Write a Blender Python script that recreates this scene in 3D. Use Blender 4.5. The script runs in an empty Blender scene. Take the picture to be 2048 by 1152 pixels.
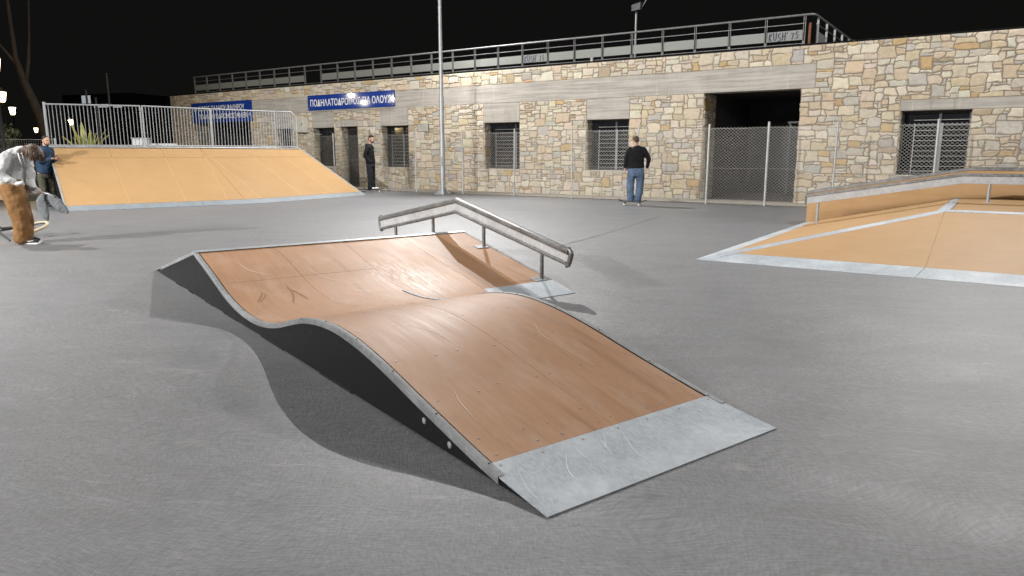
import bpy, bmesh, math, random
from mathutils import Vector, Matrix
random.seed(7)
R = math.radians
SC = bpy.context.scene
COL = SC.collection

# ------------------------------------------------------------------ camera
cam_d = bpy.data.cameras.new("camera")
cam_d.sensor_width = 36.0
cam_d.lens = 36.0 * 1425.66 / 2048.0
cam_d.clip_start = 0.05
cam_d.clip_end = 600
cam = bpy.data.objects.new("camera", cam_d)
cam.location = (0, 0, 1.42)
cam.rotation_euler = (R(90) - 0.186081, 0, 0)
COL.objects.link(cam)
SC.camera = cam

# ------------------------------------------------------------------ night sky
W = bpy.data.worlds.new("World")
SC.world = W
W.use_nodes = True
bg = W.node_tree.nodes["Background"]
bg.inputs[0].default_value = (0.0052, 0.0050, 0.0048, 1)
bg.inputs[1].default_value = 1.0

SC.view_settings.view_transform = 'Standard'
SC.view_settings.look = 'None'
SC.view_settings.exposure = 0.05
SC.view_settings.gamma = 1.0
SC.view_settings.use_curve_mapping = False
SC.render.engine = 'CYCLES'
SC.cycles.use_denoising = True
SC.cycles.denoiser = 'OPENIMAGEDENOISE'
SC.cycles.denoising_input_passes = 'RGB_ALBEDO_NORMAL'
SC.cycles.denoising_prefilter = 'NONE'
SC.cycles.use_adaptive_sampling = False
SC.cycles.max_bounces = 5
SC.cycles.sample_clamp_indirect = 4

# frames: building wall (x along the wall, y into the building), near ramp
AW = -0.598579
W0 = Vector((8.345, 20.823, 0))
AA = 2.212332
R0 = Vector((0.141, 2.607, 0))
ws = Vector((math.cos(AW), math.sin(AW), 0)); wn = Vector((math.sin(AW), -math.cos(AW), 0))
def wp(s, n, z): return W0 + ws * s + wn * n + Vector((0, 0, z))

# ------------------------------------------------------------------ floodlights on the masts along the building
def lamp(loc, watts, col=(1.0, 0.982, 0.96), r=0.045):
    d = bpy.data.lights.new("point_lamp", 'POINT')
    d.energy = watts; d.color = col; d.shadow_soft_size = r
    o = bpy.data.objects.new("point_lamp", d)
    o.location = loc
    COL.objects.link(o)
    return o
def flood(loc, aim, watts, size, blend, col=(1.0, 0.982, 0.96), r=.1):
    d = bpy.data.lights.new("floodlight_beam", 'SPOT')
    d.energy = watts; d.color = col; d.shadow_soft_size = r; d.spot_size = R(size); d.spot_blend = blend
    o = bpy.data.objects.new("floodlight_beam", d)
    o.location = loc
    o.rotation_euler = (Vector(aim) - Vector(loc)).to_track_quat('-Z', 'Y').to_euler()
    COL.objects.link(o)
    return o
MAST = 16500
lamp(wp(-11.75, 1.98, 10.25), MAST * 0.58)
flood(wp(6.1, 1.8, 10.25), (-6.0, 6.5, 0), MAST * 0.42, 74, 1.0, r=.05)
lamp(wp(6.1, 1.0, 10.35), MAST * 0.11)
flood(wp(23.8, 2.7, 10.0), wp(10, 4, 0), MAST * 0.28, 130, .5)
# masts on the other sides of the court: one at the left, two behind the camera
flood((-14.0, 15.5, 10.0), (-3.0, 11.5, 0), MAST * 0.26, 130, .6)
flood((-21.6, -2.3, 10.0), wp(-9, 0, 2), MAST * 1.7, 70, .55, r=.1)
flood((-9.0, -13.0, 11.0), (-2, 8, 0), MAST * 0.58, 100, .7, r=1.0)
flood((-19.5, -5.0, 10.0), (-4, 9, 0), MAST * 0.75, 90, .8, r=1.3)
# far floodlights beyond the left edge (their glints show in the blue sign)
for p in ((-86.5, 18.3, 10), (-101, 13.9, 10), (-90.4, 11.1, 10)):
    lamp(p, 700, (1, .9, .72), 0.2)

# ------------------------------------------------------------------ helpers
def setp(o, label=None, cat=None, group=None, kind=None):
    if label: o['label'] = label
    if cat: o['category'] = cat
    if group: o['group'] = group
    if kind: o['kind'] = kind
    return o
def empty(name, loc=(0, 0, 0), rz=0, label=None, cat=None, group=None):
    o = bpy.data.objects.new(name, None)
    o.location = loc; o.rotation_euler = (0, 0, rz); o.empty_display_size = .2
    COL.objects.link(o)
    return setp(o, label, cat, group)
def link(name, me, parent=None):
    o = bpy.data.objects.new(name, me)
    COL.objects.link(o)
    if parent: o.parent = parent
    return o
def copy_tree(o, parent=None):
    c = o.copy(); COL.objects.link(c)
    if parent: c.parent = parent
    for ch in list(o.children): copy_tree(ch, c)
    return c

class MB:
    def __init__(s): s.v = []; s.f = []; s.m = []
    def add(s, vs, fs, mi=0):
        b = len(s.v); s.v += [tuple(x) for x in vs]
        for f in fs: s.f.append([b + i for i in f]); s.m.append(mi)
        return s
    def box(s, x0, x1, y0, y1, z0, z1, mi=0):
        return s.hexa([(x0, y0, z0), (x1, y0, z0), (x1, y1, z0), (x0, y1, z0)], [(x0, y0, z1), (x1, y0, z1), (x1, y1, z1), (x0, y1, z1)], mi)
    def hexa(s, lo, hi, mi=0):
        return s.add(list(lo) + list(hi), [(3, 2, 1, 0), (4, 5, 6, 7), (0, 1, 5, 4), (1, 2, 6, 5), (2, 3, 7, 6), (3, 0, 4, 7)], mi)
    def prism(s, poly, off, mi=0):
        n = len(poly); off = Vector(off)
        vs = [Vector(p) for p in poly] + [Vector(p) + off for p in poly]
        fs = [list(range(n - 1, -1, -1)), list(range(n, 2 * n))] + [(i, (i + 1) % n, n + (i + 1) % n, n + i) for i in range(n)]
        return s.add(vs, fs, mi)
    def tube(s, pts, r, k=10, mi=0, ref=None, cap=True, close=False):
        pts = [Vector(p) for p in pts]; n = len(pts)
        rr = r if isinstance(r, (list, tuple)) else [r] * n
        if isinstance(r, tuple) and len(r) == 2 and n != 2: rr = [r] * n
        vs = []
        prev = None
        for i, p in enumerate(pts):
            if close: t = (pts[(i + 1) % n] - pts[i - 1])
            else: t = (pts[min(i + 1, n - 1)] - pts[max(i - 1, 0)])
            t = t.normalized() if t.length > 1e-9 else Vector((0, 0, 1))
            if ref is not None: a = Vector(ref)
            elif prev is not None: a = prev
            else: a = Vector((0, 0, 1)) if abs(t.z) < .9 else Vector((1, 0, 0))
            a = a - t * a.dot(t)
            if a.length < 1e-6: a = t.orthogonal()
            a.normalize(); prev = a; b = t.cross(a)
            ra, rb_ = rr[i] if isinstance(rr[i], (tuple, list)) else (rr[i], rr[i])
            for j in range(k):
                q = 2 * math.pi * (j + .5) / k
                vs.append(p + a * (ra * math.cos(q)) + b * (rb_ * math.sin(q)))
        fs = []
        for i in range(n if close else n - 1):
            i2 = (i + 1) % n
            for j in range(k):
                j2 = (j + 1) % k
                fs.append((i * k + j, i * k + j2, i2 * k + j2, i2 * k + j))
        if cap and not close:
            fs.append(list(range(k - 1, -1, -1))); fs.append([(n - 1) * k + j for j in range(k)])
        return s.add(vs, fs, mi)
    def bar(s, p, q, w, h=None, mi=0, ref=(0, 0, 1)):          # rectangular bar from p to q
        h = h or w
        return s.tube([p, q], [(h * .7071, w * .7071)] * 2, 4, mi, ref)
    def ell(s, c, r, mi=0, u=14, v=9, rot=None):
        c = Vector(c); vs = []; fs = []
        for i in range(v + 1):
            th = math.pi * i / v
            for j in range(u):
                ph = 2 * math.pi * j / u
                d = Vector((r[0] * math.sin(th) * math.cos(ph), r[1] * math.sin(th) * math.sin(ph), r[2] * math.cos(th)))
                if rot: d = rot @ d
                vs.append(c + d)
        for i in range(v):
            for j in range(u):
                j2 = (j + 1) % u
                fs.append((i * u + j, (i + 1) * u + j, (i + 1) * u + j2, i * u + j2))
        return s.add(vs, fs, mi)
    def cyl(s, p, q, r, k=16, mi=0): return s.tube([p, q], [r, r], k, mi)
    def mesh(s, name, mats, smooth=False, angle=None, clean=True):
        me = bpy.data.meshes.new(name)
        me.from_pydata(s.v, [], s.f)
        for m in (mats if isinstance(mats, (list, tuple)) else [mats]): me.materials.append(m)
        me.polygons.foreach_set('material_index', s.m)
        if clean:
            bm = bmesh.new(); bm.from_mesh(me)
            bmesh.ops.remove_doubles(bm, verts=bm.verts, dist=1e-5)
            bmesh.ops.recalc_face_normals(bm, faces=bm.faces)
            if angle is not None:
                for e in bm.edges:
                    if len(e.link_faces) == 2: e.smooth = e.calc_face_angle() < angle
                smooth = True
            for f in bm.faces: f.smooth = smooth
            bm.to_mesh(me); bm.free()
        return me
    def build(s, name, mats, parent=None, smooth=False, angle=None, bevel=0, clean=True):
        o = link(name, s.mesh(name, mats, smooth, angle, clean), parent)
        if bevel:
            b = o.modifiers.new("bevel", 'BEVEL'); b.width = bevel; b.segments = 2; b.limit_method = 'ANGLE'; b.angle_limit = R(35)
        return o

def interp(xs, ys):                                             # monotone-ish cubic (Catmull) through points
    n = len(xs)
    d = [(ys[i + 1] - ys[i]) / (xs[i + 1] - xs[i]) for i in range(n - 1)]
    m = [d[0]] + [(d[i - 1] + d[i]) / 2 for i in range(1, n - 1)] + [d[-1]]
    def f(x):
        i = 0
        while i < n - 2 and x > xs[i + 1]: i += 1
        h = xs[i + 1] - xs[i]; t = (x - xs[i]) / h
        return ((2 * t**3 - 3 * t**2 + 1) * ys[i] + (t**3 - 2 * t**2 + t) * h * m[i] + (-2 * t**3 + 3 * t**2) * ys[i + 1] + (t**3 - t**2) * h * m[i + 1])
    return f

# ------------------------------------------------------------------ materials
class NT:
    def __init__(s, name):
        s.m = bpy.data.materials.new(name); s.m.use_nodes = True
        s.t = s.m.node_tree; s.n = s.t.nodes; s.b = s.n["Principled BSDF"]
        s.co = s.n.new('ShaderNodeTexCoord').outputs['Object']
    def L(s, a, b): s.t.links.new(a, b)
    def map(s, scale=(1, 1, 1), rot=(0, 0, 0), src=None, loc=(0, 0, 0)):
        m = s.n.new('ShaderNodeMapping'); m.inputs['Scale'].default_value = scale; m.inputs['Rotation'].default_value = rot; m.inputs['Location'].default_value = loc
        s.L(src or s.co, m.inputs['Vector']); return m.outputs[0]
    def noise(s, scale, vec=None, detail=4, rough=.55, dist=0):
        n = s.n.new('ShaderNodeTexNoise'); n.inputs['Scale'].default_value = scale; n.inputs['Detail'].default_value = detail
        n.inputs['Roughness'].default_value = rough; n.inputs['Distortion'].default_value = dist
        s.L(vec or s.co, n.inputs['Vector']); return n.outputs['Fac']
    def vor(s, scale, vec=None, feature='F1', out='Distance', rnd=1):
        n = s.n.new('ShaderNodeTexVoronoi'); n.feature = feature; n.inputs['Scale'].default_value = scale; n.inputs['Randomness'].default_value = rnd
        s.L(vec or s.co, n.inputs['Vector']); return n.outputs[out]
    def ramp(s, fac, stops):
        r = s.n.new('ShaderNodeValToRGB'); e = r.color_ramp.elements
        while len(e) < len(stops): e.new(.5)
        for k, (p, c) in enumerate(stops):
            e[k].position = p; e[k].color = (c, c, c, 1) if isinstance(c, (int, float)) else (*c, 1)
        s.L(fac, r.inputs[0]); return r.outputs[0]
    def mix(s, fac, a, b, mode='MIX'):
        n = s.n.new('ShaderNodeMix'); n.data_type = 'RGBA'; n.blend_type = mode
        for v, i in ((fac, 0), (a, 6), (b, 7)):
            if isinstance(v, (int, float)):
                n.inputs[i].default_value = v if i == 0 else (v, v, v, 1)
            elif isinstance(v, tuple): n.inputs[i].default_value = (*v, 1)
            else: s.L(v, n.inputs[i])
        return n.outputs[2]
    def math(s, op, a, b=0.0, c=None):
        n = s.n.new('ShaderNodeMath'); n.operation = op
        for i, v in enumerate((a, b) if c is None else (a, b, c)):
            if isinstance(v, (int, float)): n.inputs[i].default_value = v
            else: s.L(v, n.inputs[i])
        return n.outputs[0]
    def xyz(s, src=None):
        n = s.n.new('ShaderNodeSeparateXYZ'); s.L(src or s.co, n.inputs[0]); return n.outputs
    def set(s, col=None, rough=None, metal=None, spec=None):
        for k, v in (('Base Color', col), ('Roughness', rough), ('Metallic', metal), ('Specular IOR Level', spec)):
            if v is None: continue
            if isinstance(v, (int, float)): s.b.inputs[k].default_value = v
            elif isinstance(v, tuple): s.b.inputs[k].default_value = (*v, 1)
            else: s.L(v, s.b.inputs[k])
        return s
    def bump(s, h, strength=.3, dist=.01):
        n = s.n.new('ShaderNodeBump'); n.inputs['Strength'].default_value = strength; n.inputs['Distance'].default_value = dist
        s.L(h, n.inputs['Height']); s.L(n.outputs[0], s.b.inputs['Normal']); return s

def simple(name, c1, c2=None, scale=6, rough=.6, metal=0, bump=0, bscale=60, stretch=(1, 1, 1), spec=.5, bdist=.004):
    t = NT(name)
    c2 = c2 or tuple(x * .8 for x in c1)
    v = t.map(stretch)
    t.set(t.ramp(t.noise(scale, v, 6, .6), [(.3, c2), (.7, c1)]), rough, metal, spec)
    if bump: t.bump(t.noise(bscale, v, 3), bump, bdist)
    return t.m
def emit(name, col, strength):
    t = NT(name); t.b.inputs['Base Color'].default_value = (*col, 1)
    t.b.inputs['Emission Color'].default_value = (*col, 1); t.b.inputs['Emission Strength'].default_value = strength
    return t.m

def m_ground():
    t = NT("court_concrete")
    warp = t.n.new('ShaderNodeTexNoise'); warp.inputs['Scale'].default_value = .55; warp.inputs['Detail'].default_value = 2
    t.L(t.co, warp.inputs['Vector'])
    vm = t.n.new('ShaderNodeVectorMath'); vm.operation = 'MULTIPLY_ADD'; vm.inputs[1].default_value = (1.4, 1.4, 0); t.L(warp.outputs['Color'], vm.inputs[0]); t.L(t.co, vm.inputs[2])
    brush = t.noise(1, t.map((14, 85, 1), (0, 0, R(24)), vm.outputs[0]), 4, .6)
    brush2 = t.noise(1, t.map((75, 16, 1), (0, 0, R(-32)), vm.outputs[0]), 3, .6)
    big = t.noise(.22, None, 4, .6, .6)
    med = t.noise(1.1, t.map((1, 2.2, 1), (0, 0, R(30)), vm.outputs[0]), 5, .65)
    grain = t.noise(1, t.map((120, 230, 1), (0, 0, R(-20)), vm.outputs[0]), 3, .75)
    f = t.math('ADD', t.math('MULTIPLY', big, .5), t.math('MULTIPLY', med, .5))
    c = t.ramp(f, [(.34, (.142, .144, .151)), (.52, (.170, .172, .180)), (.70, (.194, .195, .202))])
    c = t.mix(.8, c, t.ramp(brush, [(.36, .62), (.60, 1.08)]), 'MULTIPLY')
    c = t.mix(.7, c, t.ramp(brush2, [(.36, .68), (.60, 1.08)]), 'MULTIPLY')
    c = t.mix(.7, c, t.ramp(grain, [(.34, .60), (.62, 1.05)]), 'MULTIPLY')
    arc = t.n.new('ShaderNodeTexWave'); arc.wave_type = 'RINGS'; arc.inputs['Scale'].default_value = .9; arc.inputs['Distortion'].default_value = 9; arc.inputs['Detail'].default_value = 4; arc.inputs['Detail Scale'].default_value = 1.6
    t.L(vm.outputs[0], arc.inputs['Vector'])
    c = t.mix(.22, c, t.ramp(arc.outputs['Fac'], [(.1, .80), (.9, 1.10)]), 'MULTIPLY')
    # pale scuffs with a shape of their own
    sc = t.noise(1, t.map((2.2, 11, 1), (0, 0, R(38)), vm.outputs[0]), 6, .7)
    c = t.mix(t.math('MULTIPLY', t.ramp(sc, [(.58, 0.0), (.72, 1.0)]), .5), c, (.27, .265, .258))
    st = t.noise(.8, t.map((1, 1, 1), loc=(7, 3, 0)), 5, .7)
    c = t.mix(t.math('MULTIPLY', t.ramp(st, [(.62, 0.0), (.72, 1.0)]), .35), c, (.075, .073, .073))
    d = t.vor(2.6, None)
    rndv = t.vor(2.6, None, out='Color')
    fl = t.math('MULTIPLY', t.math('LESS_THAN', d, .022), t.math('GREATER_THAN', t.xyz(rndv)[0], .72))
    c = t.mix(fl, c, (.5, .48, .44))
    t.set(c, t.ramp(grain, [(.3, .50), (.7, .58)]), 0, .75)
    h = t.math('ADD', t.math('MULTIPLY', brush, .9), t.math('MULTIPLY', brush2, .7))
    h = t.math('ADD', h, t.math('MULTIPLY', grain, .6))
    return t.bump(h, .6, .005).m

def m_deck(name, hi, lo, scratch, grain_rot=0.0, rough=.5):
    t = NT(name)
    s1 = t.noise(1, t.map((1.2, 26, 8), (0, 0, grain_rot)), 6, .65, .4)
    s2 = t.noise(1.6, None, 4, .6)
    f = t.math('ADD', t.math('MULTIPLY', s1, .6), t.math('MULTIPLY', s2, .45))
    c = t.ramp(f, [(.36, lo), (.66, hi)])
    dark = t.noise(1, t.map((.8, 6, 2), (0, 0, grain_rot + .12), loc=(3, 1, 0)), 4, .6)
    c = t.mix(t.math('MULTIPLY', t.ramp(dark, [(.60, 0.0), (.76, 1.0)]), .16), c, tuple(x * .6 for x in lo))
    scr = t.noise(1, t.map((2.2, 120, 20), (0, 0, grain_rot + .05)), 5, .75, .5)
    sm = t.ramp(scr, [(.60, 0.0), (.68, 1.0)])
    blot = t.noise(1.0, t.map((1, 1, 1), loc=(2.1, 5.2, 0)), 3, .5)
    sm = t.math('MULTIPLY', sm, t.ramp(blot, [(.45, .05), (.62, 1.0)]))
    c = t.mix(t.math('MULTIPLY', sm, scratch), c, tuple(min(1, x * 1.9 + .06) for x in hi))
    r = t.math('ADD', t.math('MULTIPLY', s1, .22), rough - .09)
    t.set(c, r, 0, .2)
    return t.bump(s1, .05, .002).m

def m_wear(name, hi, lo):
    # near ramp sheet, with the scraped patch in front of the crest
    t = NT(name)
    s1 = t.noise(1, t.map((1.2, 26, 8)), 6, .65, .4)
    s2 = t.noise(1.6, None, 4, .6)
    f = t.math('ADD', t.math('MULTIPLY', s1, .6), t.math('MULTIPLY', s2, .45))
    c = t.ramp(f, [(.36, lo), (.66, hi)])
    dark = t.noise(1, t.map((.8, 7, 2), (0, 0, .12), loc=(3, 1, 0)), 4, .6)
    c = t.mix(t.math('MULTIPLY', t.ramp(dark, [(.57, 0.0), (.72, 1.0)]), .5), c, tuple(x * .55 for x in lo))
    scr = t.noise(1, t.map((2.0, 110, 20), (0, 0, .05)), 5, .75, .6)
    scr2 = t.noise(1, t.map((3.0, 80, 20), (0, 0, -.5), loc=(4, 4, 4)), 5, .75, .6)
    v = t.xyz()
    dx = t.math('DIVIDE', t.math('SUBTRACT', v[0], 4.35), 1.0)
    dy = t.math('DIVIDE', t.math('ADD', v[1], 1.75), .62)
    rr = t.math('SQRT', t.math('ADD', t.math('MULTIPLY', dx, dx), t.math('MULTIPLY', dy, dy)))
    patch = t.ramp(t.math('ADD', rr, t.math('MULTIPLY', t.noise(3.0), .6)), [(.45, 1.0), (1.35, .0)])
    sm = t.math('MULTIPLY', t.ramp(scr, [(.50, 0.0), (.57, 1.0)]), patch)
    thin = t.math('MULTIPLY', t.ramp(t.math('MAXIMUM', scr, scr2), [(.66, 0.0), (.72, 1.0)]), .35)
    c = t.mix(t.math('MAXIMUM', t.math('MULTIPLY', sm, .85), thin), c, (.74, .69, .65))
    dust = t.math('MULTIPLY', t.ramp(t.noise(2.3, t.map((1, 2, 1), loc=(9, 2, 1)), 4, .6), [(.5, 0.0), (.75, 1.0)]), .18)
    c = t.mix(dust, c, (.55, .48, .42))
    r = t.math('ADD', t.math('MULTIPLY', s1, .20), .42)
    t.set(c, r, 0, .13)
    return t.bump(s1, .05, .002).m

def m_galv(name, hi=(.36, .37, .38), lo=(.24, .25, .26), rough=.55, metal=.45, scratch=.3):
    t = NT(name)
    sp = t.vor(34, None, out='Color')
    n1 = t.noise(3, None, 6, .7)
    f = t.math('ADD', t.math('MULTIPLY', t.xyz(sp)[0], .2), t.math('MULTIPLY', n1, .85))
    c = t.ramp(f, [(.32, lo), (.72, hi)])
    s = t.noise(1, t.map((5, 110, 30), (0, 0, .5)), 5, .75, 1.0)
    s2 = t.noise(1, t.map((90, 6, 30), (0, 0, .3), loc=(3, 3, 3)), 5, .75, 1.0)
    sm = t.ramp(t.math('MAXIMUM', s, s2), [(.62, 0.0), (.70, 1.0)])
    c = t.mix(t.math('MULTIPLY', sm, scratch), c, (.62, .63, .64))
    if name == "scratched_steel_plate":
        dk = t.ramp(t.noise(1.5, t.map((1, 1, 1), loc=(2.3, 1.1, 0)), 4, .6), [(.46, 1.0), (.60, 0.0)])
        fine = t.noise(1, t.map((28, 190, 30), (0, 0, 1.0)), 4, .75, .8)
        dk = t.math('MULTIPLY', dk, t.ramp(fine, [(.42, 1.0), (.60, .15)]))
        c = t.mix(t.math('MULTIPLY', dk, .55), c, (.14, .165, .20))
    t.set(c, t.math('ADD', t.math('MULTIPLY', n1, .25), rough - .12), metal, .5)
    return t.bump(n1, .06, .002).m

def m_stone():
    t = NT("rubble_stone")
    a = t.n.new('ShaderNodeAttribute'); a.attribute_name = 'stone'
    n1 = t.noise(9, None, 6, .68)
    n2 = t.noise(45, None, 4, .65)
    c = t.mix(.55, a.outputs['Color'], t.ramp(n1, [(.28, .5), (.5, .85), (.74, 1.0)]), 'MULTIPLY')
    c = t.mix(t.math('MULTIPLY', t.ramp(t.noise(5, t.map((1, 1, 1), loc=(5, 5, 5)), 4, .6), [(.60, 0.0), (.72, 1.0)]), .25), c, (.44, .30, .15))
    c = t.mix(.4, c, t.ramp(n2, [(.3, .6), (.65, 1.0)]), 'MULTIPLY')
    t.set(c, .85, 0, .25)
    return t.bump(t.math('ADD', n1, t.math('MULTIPLY', n2, .5)), .6, .015).m

def m_concrete(name, hi=(.46, .43, .385), lo=(.29, .27, .24)):
    t = NT(name)
    brd = t.noise(1, t.map((.5, 1, 14)), 3, .5)
    fine = t.noise(1, t.map((3, 3, 70)), 4, .6)
    streak = t.noise(1, t.map((5, 5, .25)), 4, .6)
    f = t.math('ADD', t.math('MULTIPLY', brd, .5), t.math('MULTIPLY', fine, .3))
    f = t.math('ADD', f, t.math('MULTIPLY', t.noise(1.3, None, 5, .6), .25))
    c = t.ramp(f, [(.42, lo), (.62, hi)])
    c = t.mix(t.math('MULTIPLY', t.ramp(streak, [(.60, 0.0), (.70, 1.0)]), .5), c, (.60, .57, .51))
    c = t.mix(t.math('MULTIPLY', t.ramp(t.noise(1, t.map((4, 4, .3), loc=(7, 7, 7)), 4, .6), [(.60, 0.0), (.72, 1.0)]), .4), c, (.12, .10, .085))
    t.set(c, .85, 0, .3)
    return t.bump(t.math('ADD', brd, t.math('MULTIPLY', fine, .6)), .5, .012).m

def m_corduroy(name, hi, lo):
    t = NT(name)
    n1 = t.noise(7, None, 5, .6)
    t.set(t.ramp(n1, [(.3, lo), (.7, hi)]), .85, 0, .2)
    return t.bump(t.noise(1, t.map((90, 90, 6)), 2), .3, .004).m
def cloth(name, c, lo=None, sc=9):
    t = NT(name)
    t.set(t.ramp(t.noise(sc, None, 5, .6), [(.3, lo or tuple(x * .65 for x in c)), (.7, c)]), .9, 0, .2)
    return t.bump(t.noise(220, None, 2), .2, .002).m

M = {}
M['ground'] = m_ground()
M['kerb'] = simple("pebble_strip", (.34, .315, .265), (.21, .19, .155), 40, .9, 0, .6, 90)
M['wear'] = m_wear("brown_ramp_sheet", (.355, .202, .115), (.285, .156, .086))
M['brown'] = m_deck("brown_ramp_sheet_long", (.355, .202, .115), (.285, .156, .086), .35)
M['ochre'] = m_deck("ochre_ramp_sheet", (.34, .212, .10), (.295, .182, .082), .12, .4, .55)
M['ochre2'] = m_deck("ochre_funbox_sheet", (.41, .255, .125), (.345, .208, .095), .25, 1.1, .55)
M['galv'] = m_galv("galvanised_steel")
M['trim'] = m_galv("dull_trim_steel", (.26, .265, .27), (.15, .155, .16), .6, .3, .35)
M['plate'] = m_galv("scratched_steel_plate", (.44, .475, .50), (.34, .37, .395), .6, .08, .35)
M['rail'] = m_galv("worn_rail_steel", (.21, .205, .20), (.09, .086, .082), .42, .5, .25)
M['infill'] = m_galv("spangled_infill", (.39, .39, .39), (.26, .26, .26), .55, .12, .25)
M['black'] = simple("black_panel", (.0045, .0045, .0048), (.0035, .0035, .0038), 5, .5, 0, .05, 120, spec=.3)
M['hole'] = simple("black_hole", (.004, .004, .004), None, 5, .9)
M['screw'] = simple("steel_screw", (.36, .33, .30), (.22, .20, .19), 40, .5, .4)
M['white_steel'] = simple("pale_painted_steel", (.30, .315, .325), (.23, .245, .255), 8, .5, .1)
M['stone'] = m_stone()
M['mortar'] = simple("mortar", (.31, .265, .21), (.22, .185, .145), 30, .95, 0, .6, 80)
M['beam'] = m_concrete("board_marked_concrete")
M['sill'] = simple("pale_sill", (.55, .52, .46), (.40, .37, .32), 12, .8)
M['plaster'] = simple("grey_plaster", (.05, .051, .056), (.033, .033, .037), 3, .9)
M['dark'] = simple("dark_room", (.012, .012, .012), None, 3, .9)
M['floor'] = simple("entrance_floor", (.16, .135, .12), (.10, .085, .075), 6, .8)
M['frame'] = simple("dark_window_frame", (.045, .047, .05), None, 10, .5, .3)
M['glass'] = simple("dark_glass", (.012, .014, .017), None, 5, .12, 0, 0, spec=.5)
M['grille'] = simple("grey_grille_steel", (.25, .25, .245), (.17, .17, .165), 14, .5, .4)
M['pole'] = m_galv("galvanised_pole", (.46, .47, .48), (.30, .31, .32), .5, .5, .2)
M['wire'] = simple("fence_wire", (.42, .405, .375), (.32, .305, .28), 20, .5, .4)
M['post'] = m_galv("fence_post_steel", (.50, .50, .50), (.34, .34, .34), .5, .4, .2)
M['sign'] = simple("blue_sign_board", (.012, .045, .26), (.010, .038, .22), 4, .05, 0)
M['letters'] = simple("white_lettering", (.82, .82, .82), (.75, .75, .75), 4, .4)
M['panelperf'] = simple("perforated_panel", (.21, .218, .20), (.165, .17, .158), 80, .6, .3)
M['roofrail'] = simple("grey_roof_railing", (.21, .21, .21), (.14, .14, .14), 9, .5, .4)
M['ink'] = simple("graffiti_ink", (.02, .028, .085), (.015, .018, .05), 9, .6)
M['rust'] = simple("rusty_pipe", (.25, .09, .04), (.14, .05, .025), 15, .8)
M['box'] = simple("cream_cabinet", (.55, .53, .47), (.45, .43, .38), 6, .5)
M['cable'] = simple("grey_cable", (.30, .28, .26), None, 9, .6)
M['rubber'] = simple("black_rubber", (.015, .015, .015), None, 12, .7)
M['skin'] = simple("skin", (.50, .29, .20), (.42, .23, .155), 8, .55)
M['hair_dark'] = simple("dark_hair", (.018, .013, .010), (.010, .008, .006), 60, .6, 0, .6, 150, (1, 1, 1))
M['hair_brown'] = simple("brown_hair", (.085, .048, .026), (.022, .013, .008), 1, .55, 0, .6, 1, (60, 60, 9), .4)
M['hair_short'] = simple("short_brown_hair", (.07, .042, .026), (.035, .022, .015), 60, .7, 0, .5, 150)
M['black_cloth'] = cloth("black_knit", (.012, .012, .013), (.007, .007, .008))
M['dark_trouser'] = cloth("dark_trousers", (.022, .024, .030), (.013, .014, .018))
M['denim'] = cloth("blue_denim", (.115, .165, .25), (.05, .075, .12), 6)
M['hoodie'] = cloth("pale_grey_hoodie", (.50, .50, .50), (.40, .40, .40), 7)
M['cord'] = m_corduroy("brown_corduroy", (.22, .115, .045), (.135, .068, .026))
M['jacket'] = cloth("blue_quilted_jacket", (.030, .058, .105), (.016, .032, .060), 5)
M['olive'] = cloth("olive_trousers", (.085, .085, .06), (.05, .05, .036), 6)
M['grey_cloth'] = cloth("grey_garment", (.17, .18, .19), (.10, .11, .115), 5)
M['white_shoe'] = simple("white_shoe", (.7, .7, .68), None, 9, .6)
M['tan_tyre'] = simple("tan_tyre", (.50, .42, .29), (.40, .33, .22), 20, .8)
M['wood_deck'] = simple("board_maple", (.05, .04, .035), None, 12, .6)
M['grip'] = simple("grip_tape", (.02, .02, .02), None, 90, .9)
M['wheel'] = simple("urethane_wheel", (.55, .52, .46), None, 9, .5)
M['phone'] = simple("phone_black", (.01, .01, .01), None, 9, .2)
M['bark'] = simple("pale_bark", (.032, .022, .013), (.013, .009, .006), 3, .9, 0, .8, 12, (4, 4, 1))
M['leaf'] = simple("dark_leaves", (.03, .04, .016), (.016, .024, .010), 2, .7)
M['frond'] = simple("yellow_green_frond", (.30, .30, .07), (.16, .19, .05), 3, .5)
M['lampmetal'] = simple("dark_lamp_metal", (.03, .03, .03), None, 9, .5, .5)
M['lampglass'] = emit("lit_lantern", (1.0, .78, .48), 9)
M['litwin'] = emit("lit_far_window", (.9, .95, 1.0), .35)
M['facade'] = simple("far_facade", (.03, .03, .03), None, 3, .9)
M['tanwall'] = simple("tan_wall", (.42, .31, .18), (.34, .25, .14), 4, .85)
M['soil'] = simple("dark_soil", (.05, .045, .03), (.03, .028, .02), 3, .95, 0, .6, 20)
M['whitebox'] = simple("white_box_metal", (.62, .64, .66), (.45, .47, .49), 30, .5)

# ------------------------------------------------------------------ ground
g = MB()
g.add([(-400, -60, 0), (400, -60, 0), (400, 400, 0), (-400, 400, 0)], [(0, 1, 2, 3)])
setp(g.build("ground", M['ground']), kind='structure')
k = MB(); k.box(-33, 12, -1.42, 0.0, 0, .022)
ko = k.build("pavement", M['kerb'], bevel=.008); ko.location = W0; ko.rotation_euler = (0, 0, AW)
setp(ko, kind='structure')
gs = MB(); gs.add([(-120, 21.5, .004), (-14.6, 21.5, .004), (-14.6, 23.5, .004), (-16, 140, .004), (-120, 140, .004)], [(0, 1, 2, 3, 4)])
setp(gs.build("garden_soil", M['soil']), kind='structure')
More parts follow.
